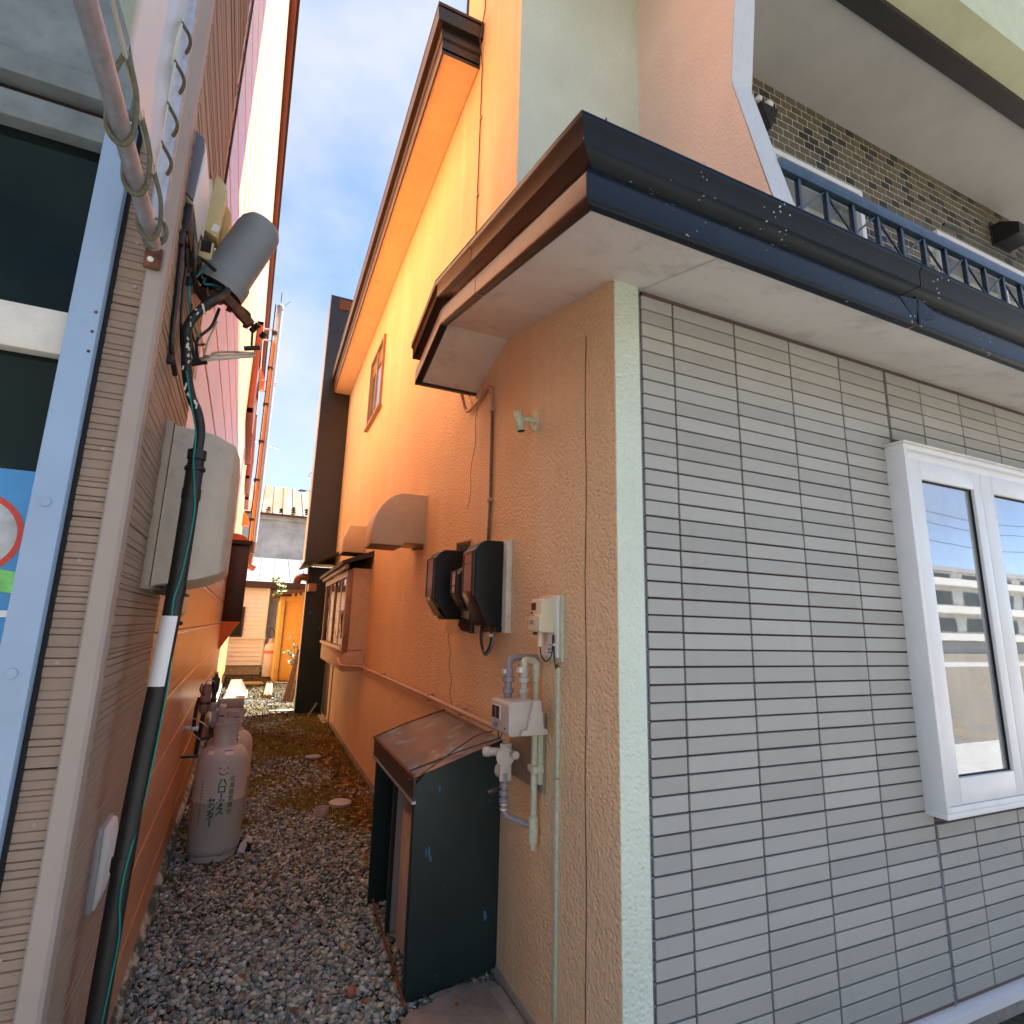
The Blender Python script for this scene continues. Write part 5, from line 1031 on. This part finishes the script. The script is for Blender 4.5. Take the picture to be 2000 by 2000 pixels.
# white house behind
wh = thing('white_house', 'white clapboard house with pale metal roof closing the alley', 'house', (0, 18.6, GZ))
MB().box((-3.5, 17.78, -1.24), (.27, 21, .95)).build('wall', m_grout, wh); MB().box((-3.5, 17.80, GZ), (.25, 21, -1.241)).build('foundation', m_concrete, wh)
for k in range(18):
    z0 = -1.24 + k * .1215
    if z0 > .85: break
    MB().prism([(17.74, z0), (17.78, z0), (17.78, z0 + .119), (17.765, z0 + .119)], 'x', -3.5 if z0 > .3 or z0 < -.5 else -.31, .265 if z0 > -.5 else .25).build('clapboard', m_sid_white, wh)
MB().box((-1.2, 17.70, -.48), (-.315, 17.78, .36)).build('window_frame', m_brown, wh); MB().box((-1.15, 17.69, -.44), (-.36, 17.70, .32)).build('window_pane', m_glass_dk, wh)
MB().box((-3.4, 17.66, -.52), (.32, 17.74, -.48)).build('belt_rail', m_white, wh); MB().box((.235, 17.72, -1.24), (.285, 17.775, .9)).build('corner_board', m_white, wh)
MB().box((.27, 18.6, GZ), (3, 21, .95)).build('side_wing', m_white_dirty, wh); MB().box((.29, 18.2, -.40), (.30, 18.45, .35)).build('side_window', m_brown, wh)
MB().prism([(17.5, .94), (17.5, 1.08), (17.56, 1.12), (21, 2.1), (21, .94)], 'x', -3.6, 3.2).build('roof', m_whiteroof, wh)
MB().box((-3.6, 17.44, .95), (3.2, 17.5, 1.07)).build('gutter', m_brown, wh); MB().box((-3.6, 17.5, .90), (3.2, 18.6, .94)).build('eave_soffit', m_brown, wh)
for k in range(16): MB().prism([(17.55, 1.11), (21, 2.1), (21, 2.13), (17.55, 1.14)], 'x', -3.4 + .42 * k, -3.385 + .42 * k).build('roof_seam', m_whiteroof, wh)
lp2 = thing('gas_cylinder', 'small pale gas cylinder standing beside the white house corner', 'gas cylinder', (.46, 17.0, GZ), 'steel gas cylinders')
MB().lathe([(.17, .02), (.185, .06), (.185, .78), (.16, .86), (.10, .90)], (.47, 17.0, GZ), n=24).build('body', M('pale_cylinder', (.50, .52, .54), .5), lp2, sharp=50); MB().lathe([(.10, .89), (.095, 1.02), (.085, 1.02), (.09, .89)], (.47, 17.0, GZ), n=20).build('collar', m_gray_md, lp2); MB().lathe([(.1865, .62), (.1865, .70)], (.47, 17.0, GZ), n=24, cap=False).build('red_band', M('faded_red', (.5, .14, .1), .5), lp2)
MB().tube(curve([(.42, 17.0, -.48), (.36, 17.0, -.35), (.40, 17.0, -.2), (.5, 17, -.3), (.52, 17.0, -.48)], 5), .012, 6).build('hose', m_cable, lp2)
# stained building with a rusty roof
rb = thing('rusty_roof_building', 'grey rendered building with a rust-streaked metal roof behind the white house', 'building', (1, 27, GZ))
MB().box((-9, 27, GZ), (12, 33, 4.6)).build('wall', m_bgwall, rb); MB().box((-9, 26.8, 4.40), (12, 27, 4.60)).build('eave', m_bgwall, rb)
MB().prism([(26.6, 4.60), (26.6, 4.66), (31, 6.85), (31, 4.6)], 'x', -9.3, 12.3).build('roof', m_rustroof, rb)
MB().box((-9.3, 26.55, 4.57), (12.3, 26.62, 4.63)).build('eave_strip', m_rust, rb)
for k in range(50): MB().prism([(26.6, 4.67), (31, 6.86), (31, 6.90), (26.6, 4.71)], 'x', -9.3 + .43 * k, -9.28 + .43 * k).build('roof_seam', m_rustroof, rb)
for k, (x_, n_) in enumerate(((.0, 2), (.52, 2), (1.05, 3), (1.62, 3), (-.5, 2), (2.2, 2))):
    for j in range(n_): MB().prism([(x_ - .09, 4.78 + .16 * j), (x_ + .09, 4.78 + .16 * j), (x_, 4.87 + .16 * j)], 'y', 26.72 + .32 * j - .05 + (.1 if k % 2 else 0), 26.80 + .32 * j + (.1 if k % 2 else 0)).build('snow_guard', m_black_rough, rb)
# brown elbow duct from the lean-to
ed = thing('elbow_duct', 'brown elbow duct poking out beside the black projection', 'duct', (.62, 10.2, .7))
MB().tube(curve([(.74, 10.2, .72), (.66, 10.2, .74), (.585, 10.2, .71), (.56, 10.2, .62)], 6), .062, 16).build('duct', m_copper, ed); MB().lathe([(.056, 0), (.055, .002)], (.559, 10.2, .617), (0, 0, -1), 16).build('mouth', m_dark, ed)
MB(Rm).box((.30, 9.9, .50), (.42, 10.28, .62)).build('rafter_block', m_frame_brown, house)
# distant aerial and small cowl
ta = thing('television_aerial', 'thin television aerial on a mast against the sky beside the flue', 'aerial', (-.62, 24, 3))
MB().tube([(-.58, 24, 3.2), (-.52, 24, 7.1)], .03, 6).build('mast', m_galv, ta); MB().tube([(-.85, 24, 7.05), (.1, 24.2, 6.9)], .02, 5).build('boom', m_galv, ta)
for k in range(6): MB().tube([(-.8 + .17 * k, 23.8, 7.04 - .025 * k), (-.8 + .17 * k, 24.3, 7.04 - .025 * k)], .012, 4).build('element', m_galv, ta)
cw = thing('roof_cowl', 'small grey conical roof cowl beside the black projection', 'cowl', (2.0, 33.5, 7)); MB().tube([(1.98, 31, 6.0), (1.98, 31, 8.3)], .04, 6).build('pole', m_gray_md, cw); MB().lathe([(.22, 0), (.02, .3)], (1.92, 31, 7.6), n=12).build('cone', m_gray_md, cw)
print('background done')
# ------------------------------------------------------------------ gravel, moss, litter (uncountable)
ICO_V = []; phi = (1 + 5 ** .5) / 2
for a, b in ((-1, phi), (1, phi), (-1, -phi), (1, -phi)): ICO_V.append((a, b, 0))
for a, b in ((-1, phi), (1, phi), (-1, -phi), (1, -phi)): ICO_V.append((0, a, b))
for a, b in ((phi, -1), (phi, 1), (-phi, -1), (-phi, 1)): ICO_V.append((a, 0, b))
ICO_V = np.array(ICO_V) / np.sqrt(1 + phi * phi)
ICO_F = np.array([(0,11,5),(0,5,1),(0,1,7),(0,7,10),(0,10,11),(1,5,9),(5,11,4),(11,10,2),(10,7,6),(7,1,8),(3,9,4),(3,4,2),(3,2,6),(3,6,8),(3,8,9),(4,9,5),(2,4,11),(6,2,10),(8,6,7),(9,8,1)])
def np_mesh(name, V, F, cols, mat, smooth=False):
    me = bpy.data.meshes.new(name); nv, nf, k = len(V), len(F), F.shape[1]
    me.vertices.add(nv); me.vertices.foreach_set('co', V.astype(np.float32).ravel()); me.loops.add(nf * k); me.loops.foreach_set('vertex_index', F.astype(np.int32).ravel())
    me.polygons.add(nf); me.polygons.foreach_set('loop_start', np.arange(0, nf * k, k, dtype=np.int32))
    ca = me.color_attributes.new('tone', 'FLOAT_COLOR', 'POINT'); ca.data.foreach_set('color', np.concatenate([cols, np.ones((nv, 1))], 1).astype(np.float32).ravel())
    me.update(calc_edges=True); me.validate(); me.materials.append(mat)
    if smooth: me.polygons.foreach_set('use_smooth', np.ones(nf, dtype=bool))
    o = bpy.data.objects.new(name, me); COL.objects.link(o); WL[o] = Vector((0, 0, 0)); return o
def tonemat(name, rough, spec=.35, bump=True):
    t = NT(name); a = t.n('ShaderNodeAttribute'); a.attribute_name = 'tone'
    t.col(t.mix(t.noise(140, 3, .6), t.mix(1.0, a.outputs[0], (.72, .72, .72), 'MULTIPLY'), a.outputs[0])).set(rough, 0, spec); return t.m
m_gravel = tonemat('gravel_stone', .75); m_moss = tonemat('moss_and_litter', .85, .2)
def n2(x, y, s, o=0): return (np.sin(x * s + o) * np.cos(y * s * 1.3 + 2 * o) + .6 * np.sin(2.3 * s * x + 1.7 * s * y + o * 3) + .4 * np.cos(4.1 * s * x - 3.3 * s * y + o)) / 2
def hm(x, y): return .7 * (.012 * np.sin(2.1 * x + 1.3 * y) + .010 * np.sin(3.7 * y - 1.9 * x + 1) + .004 * np.sin(9 * x + 7 * y))
def mossy(x, y):      # where moss and litter have taken over from bare gravel
    m = n2(x, y * .8, 2.1, .7) * .7 + n2(x, y, 5.2, 2.2) * .4
    m = m + np.clip((y - 3.4) / 4, 0, .9) + .55 * np.exp(-((x - 1.02) / .22) ** 2) * (y > 3.4) - .55 * (y < 3.6) - .2 * np.exp(-((x - .35) / .3) ** 2) * (y < 6)
    return m
def stones(n, x0, x1, y0, y1, s0, s1, lift):
    x = rng.uniform(x0, x1, n); y = rng.uniform(y0, y1, n); s = s0 + (s1 - s0) * rng.random(n) ** 2.2
    keep = (mossy(x, y) + rng.normal(0, .25, n) < .62) & (x > -.29 - .0202 * y) & (x < 1.075 + .0078 * y)
    x, y, s = x[keep], y[keep], s[keep]; n = len(x)
    V = ICO_V[None] * (1 + rng.uniform(-.22, .22, (n, 12, 1))); V = V * np.stack([s * rng.uniform(.75, 1.35, n), s * rng.uniform(.65, 1.1, n), s * rng.uniform(.4, .75, n)], 1)[:, None]
    a = rng.uniform(0, 6.28, n); ca, sa = np.cos(a)[:, None], np.sin(a)[:, None]; tl = rng.normal(0, .25, n)[:, None]
    X = V[:, :, 0] * ca - V[:, :, 1] * sa; Y = V[:, :, 0] * sa + V[:, :, 1] * ca; Z = V[:, :, 2] + X * tl
    V = np.stack([X + x[:, None], Y + y[:, None], Z + (GZ + hm(x, y) + s * .25 + lift * rng.random(n))[:, None]], 2).reshape(-1, 3)
    F = (ICO_F[None] + (np.arange(n) * 12)[:, None, None]).reshape(-1, 3)
    pal = np.array([(.150, .152, .145), (.105, .108, .105), (.20, .195, .18), (.17, .155, .13), (.075, .078, .08), (.24, .23, .21), (.19, .16, .115), (.13, .135, .14)])
    c = pal[rng.integers(0, len(pal), n)] * rng.uniform(1.3, 3.1, (n, 1)) * np.array([.80, 1.0, 1.02]) * 1.25; c *= np.where(y > 10, .22, 1.0)[:, None]; odd = rng.random(n); c[odd < .012] = (.34, .19, .10); c[(odd > .012) & (odd < .030)] = (.46, .44, .40)  # stones past the house end darkened in colour to offset the sun there
    return V, F, np.repeat(c, 12, 0)
P_ = [stones(22000, -.36, 1.1, 1.45, 3.4, .0045, .0185, .010), stones(18000, -.4, 1.12, 3.4, 5.6, .0045, .0175, .008), stones(9000, -.45, 1.15, 5.6, 9.5, .008, .022, .006), stones(3000, -.6, 1.2, 9.5, 15, .012, .035, .006)]
off = 0; VV, FF, CC = [], [], []
for V, F, c in P_: VV.append(V); FF.append(F + off); CC.append(c); off += len(V)
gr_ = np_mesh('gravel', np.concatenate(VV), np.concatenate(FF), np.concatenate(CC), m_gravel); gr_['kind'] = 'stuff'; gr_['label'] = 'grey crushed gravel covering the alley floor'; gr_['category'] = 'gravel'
# moss blades and dead leaves
def blades(n, x0, x1, y0, y1, h0, h1, thr):
    x = rng.uniform(x0, x1, n); y = rng.uniform(y0, y1, n); m = mossy(x, y); k = m + rng.normal(0, .12, n) > thr; x, y, m = x[k], y[k], m[k]
    q = (x > -.28 - .0202 * y) & (x < 1.08 + .0078 * y); x, y, m = x[q], y[q], m[q]; n = len(x)
    h = rng.uniform(h0, h1, n); a = rng.uniform(0, 6.28, n); w = h * rng.uniform(.25, .5, n); z = GZ + hm(x, y) + .002
    ln = rng.normal(0, .6, (n, 2)) * h[:, None]
    p0 = np.stack([x - w * np.cos(a), y - w * np.sin(a), z], 1); p1 = np.stack([x + w * np.cos(a), y + w * np.sin(a), z], 1); p2 = np.stack([x + ln[:, 0], y + ln[:, 1], z + h], 1)
    V = np.stack([p0, p1, p2], 1).reshape(-1, 3); F = np.arange(n * 3).reshape(-1, 3)
    pal = np.array([(.13, .135, .03), (.17, .145, .035), (.10, .12, .028), (.19, .115, .04), (.12, .075, .03), (.085, .10, .025), (.07, .05, .025)])
    tone = n2(x, y, 3.0, 4.0); idx = np.clip(((tone + 1) / 2 * 5 + rng.normal(0, 1.3, n)).astype(int), 0, 6)
    c = pal[idx] * rng.uniform(1.5, 3.6, (n, 1)) * np.where(y > 10, .22, 1.0)[:, None]; wl_ = np.exp(-((x - 1.0) / .22) ** 2) * (y > 4.2) * (y < 8.2); c = c * (1 - wl_[:, None] * .55) + np.array([.36, .18, .055]) * wl_[:, None] * .55  # orange by the wall paints sunlit patches; far moss darkened against the sun
    return V, F, np.repeat(c, 3, 0)
B_ = [blades(60000, -.4, 1.1, 3.3, 5.6, .005, .017, .55), blades(50000, -.45, 1.13, 5.6, 10, .007, .022, .5), blades(16000, -.6, 1.2, 10, 17, .012, .035, .45), blades(16000, -.36, 1.1, 2.0, 3.4, .005, .013, .35)]
def weeds(n, side):
    y0 = rng.choice(np.array([2.1, 2.75, 3.6, 4.1, 5.1, 5.7, 6.6, 7.4, 8.3, 9.2]), n); y = y0 + rng.normal(0, .05, n); x = (-.255 - .0202 * y + np.abs(rng.normal(0, .035, n))) if side < 0 else (1.07 + .0078 * y - np.abs(rng.normal(0, .035, n)))
    if side > 0: k = (y < 2.4) | (y > 3.5); x, y = x[k], y[k]
    n = len(x); h = rng.uniform(.02, .07, n); a = rng.uniform(0, 6.28, n); w = h * .07; z = GZ + hm(x, y); ln = rng.normal(0, .35, (n, 2)) * h[:, None]
    V = np.stack([np.stack([x - w * np.cos(a), y - w * np.sin(a), z], 1), np.stack([x + w * np.cos(a), y + w * np.sin(a), z], 1), np.stack([x + ln[:, 0], y + ln[:, 1], z + h], 1)], 1).reshape(-1, 3)
    c = np.array([(.13, .17, .04), (.22, .20, .07), (.28, .22, .10)])[rng.integers(0, 3, n)] * rng.uniform(.7, 1.4, (n, 1)); return V, np.arange(n * 3).reshape(-1, 3), np.repeat(c, 3, 0)
B_ += [weeds(500, -1), weeds(700, 1)]
off = 0; VV, FF, CC = [], [], []
for V, F, c in B_: VV.append(V); FF.append(F + off); CC.append(c); off += len(V)
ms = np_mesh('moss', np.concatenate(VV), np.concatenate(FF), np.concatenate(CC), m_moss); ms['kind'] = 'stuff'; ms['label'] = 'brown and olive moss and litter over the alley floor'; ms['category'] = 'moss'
# leaves along the orange wall, their orange put in for sunlit patches
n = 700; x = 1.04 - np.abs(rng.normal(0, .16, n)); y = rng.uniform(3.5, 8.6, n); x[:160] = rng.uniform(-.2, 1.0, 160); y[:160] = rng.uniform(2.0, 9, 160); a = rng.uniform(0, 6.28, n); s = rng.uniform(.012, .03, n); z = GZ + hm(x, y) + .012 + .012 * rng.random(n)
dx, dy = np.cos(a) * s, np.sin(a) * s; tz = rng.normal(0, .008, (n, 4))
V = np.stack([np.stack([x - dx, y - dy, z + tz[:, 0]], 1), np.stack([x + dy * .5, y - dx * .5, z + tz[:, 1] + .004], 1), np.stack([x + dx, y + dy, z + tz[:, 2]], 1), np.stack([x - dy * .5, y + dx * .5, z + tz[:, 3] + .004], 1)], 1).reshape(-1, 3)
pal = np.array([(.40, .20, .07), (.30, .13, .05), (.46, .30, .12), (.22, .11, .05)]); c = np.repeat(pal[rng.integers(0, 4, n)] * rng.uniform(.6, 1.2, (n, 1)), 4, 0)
lt = np_mesh('litter_sun_patches', V, np.arange(n * 4).reshape(-1, 4), c, m_moss); lt['kind'] = 'stuff'; lt['label'] = 'orange-brown leaves put in for sunlit patches along the foot of the orange wall'; lt['category'] = 'leaves'
# single things lying on the ground
pp = thing('pipe_stub', 'short grey plastic pipe stub standing in the gravel', 'pipe', (.63, 4.95, GZ))
st = MB(); st.lathe([(.048, -.02), (.05, .0), (.05, .075), (.044, .076), (.044, .01)], (.63, 4.95, GZ), n=24, cap=False); st.build('tube', m_gray_md, pp, recalc=False, sharp=50); MB().lathe([(.044, .02), (.043, .021)], (.63, 4.95, GZ), n=20).build('bore', m_dark, pp)
dl = thing('drain_lid', 'round pale grey drain lid on the gravel near the pipe stub', 'lid', (.80, 5.18, GZ)); MB().lathe([(.085, .012), (.09, .016), (.09, .034), (.082, .04), (.02, .043)], (.80, 5.18, GZ), n=32).build('lid', M('pale_grey_lid', (.46, .44, .44), .6), dl, sharp=40); MB().lathe([(.07, .0), (.07, .014)], (.80, 5.18, GZ), n=24).build('socket', m_gray_md, dl)
d2 = thing('drain_lid', 'small flat grey lid half buried in moss farther up the alley', 'lid', (.74, 6.95, GZ)); MB().lathe([(.08, .02), (.085, .03), (.08, .036)], (.74, 6.95, GZ), n=24).build('lid', m_gray_md, d2); MB().lathe([(.06, .0), (.06, .022)], (.74, 6.95, GZ), n=18).build('socket', m_gray_md, d2)
sk_ = thing('rusty_rod', 'thin rusty rod lying along the front of the black metal cover', 'rod', (.71, 2.9, GZ)); MB().tube([(.725, 3.33, GZ + .055), (.715, 2.9, GZ + .03), (.700, 2.50, GZ + .02)], .0075, 8).build('rod', m_rust, sk_); MB().lathe([(.0085, 0), (.0085, .02)], (.700, 2.502, GZ + .02), (0, -1, -.02), 8).build('rod_end', m_wood, sk_)
rs_ = thing('red_stone', 'single rust-red stone lying among the grey gravel', 'stone', (.517, 2.66, GZ)); q = MB()
vv = [q.V(Vector(v) * .022 * random.uniform(.8, 1.15) * 1.0 + Vector((.517, 2.66, GZ + .02))) for v in ICO_V]
for f in ICO_F: q.F([vv[i] for i in f])
q.build('stone', M('red_stone', (.42, .13, .08), .8, var=.25, vs=60), rs_, sharp=80); MB().tube([(.42, 2.675, GZ + .022), (.49, 2.665, GZ + .018)], .003, 5).build('twig', m_stone_lt, rs_)
cs = thing('brush_head', 'black and white striped brush strip beside the front gas cylinder base', 'brush', (.085, 4.42, GZ))
MB().obox((.085, 4.45, GZ + .03), (.018, .14, .05), (0, .3, .5)).build('block', m_cable, cs)
for k in range(7): MB().obox((.075 + .010 * k * .6, 4.39 + .02 * k, GZ + .035), (.05, .006, .05), (0, .3, .5)).build('bristle', m_white_lbl, cs)
kb = thing('concrete_slab', 'broken concrete slab end at the foot of the right house corner', 'slab', (.95, 2.4, GZ))
MB().prism([(.70, 2.44), (.80, 2.462), (.84, 2.52), (.955, 2.53), (1.085, 2.50), (1.09, 1.55), (.55, 1.55), (.60, 2.1), (.63, 2.36)], 'z', GZ - .05, GZ + .032).build('slab', m_concrete, kb, bev=.008); MB().box((1.04, 1.6, GZ + .0325), (1.09, 2.45, GZ + .036)).build('mortar_fillet', m_concrete, kb)
for k, (x_, y_, l_, r_) in enumerate(((.60, 10.6, .5, .15), (.74, 10.5, .42, -.2), (.98, 9.95, .3, .9))):
    sc = thing('scrap_board', ('thin grey scrap board on the ground left of the black screen foot', 'thin brown scrap board touching the black screen foot', 'short pale stick leaning at the foot of the black screen')[k], 'board', (x_, y_, GZ), 'scrap boards'); MB().obox((x_, y_, GZ + (.02 if k < 2 else .10)), (l_, .07 if k < 2 else .03, .02), (0, 0 if k < 2 else -.7, r_)).build('board', m_wood if k == 1 else m_stone_lt if k == 2 else m_gray_md, sc); MB().obox((x_, y_ + .08, GZ + .015), (l_ * .6, .05, .02), (0, 0, r_)).build('splinter', m_wood, sc)
print('objects', len(bpy.data.objects))
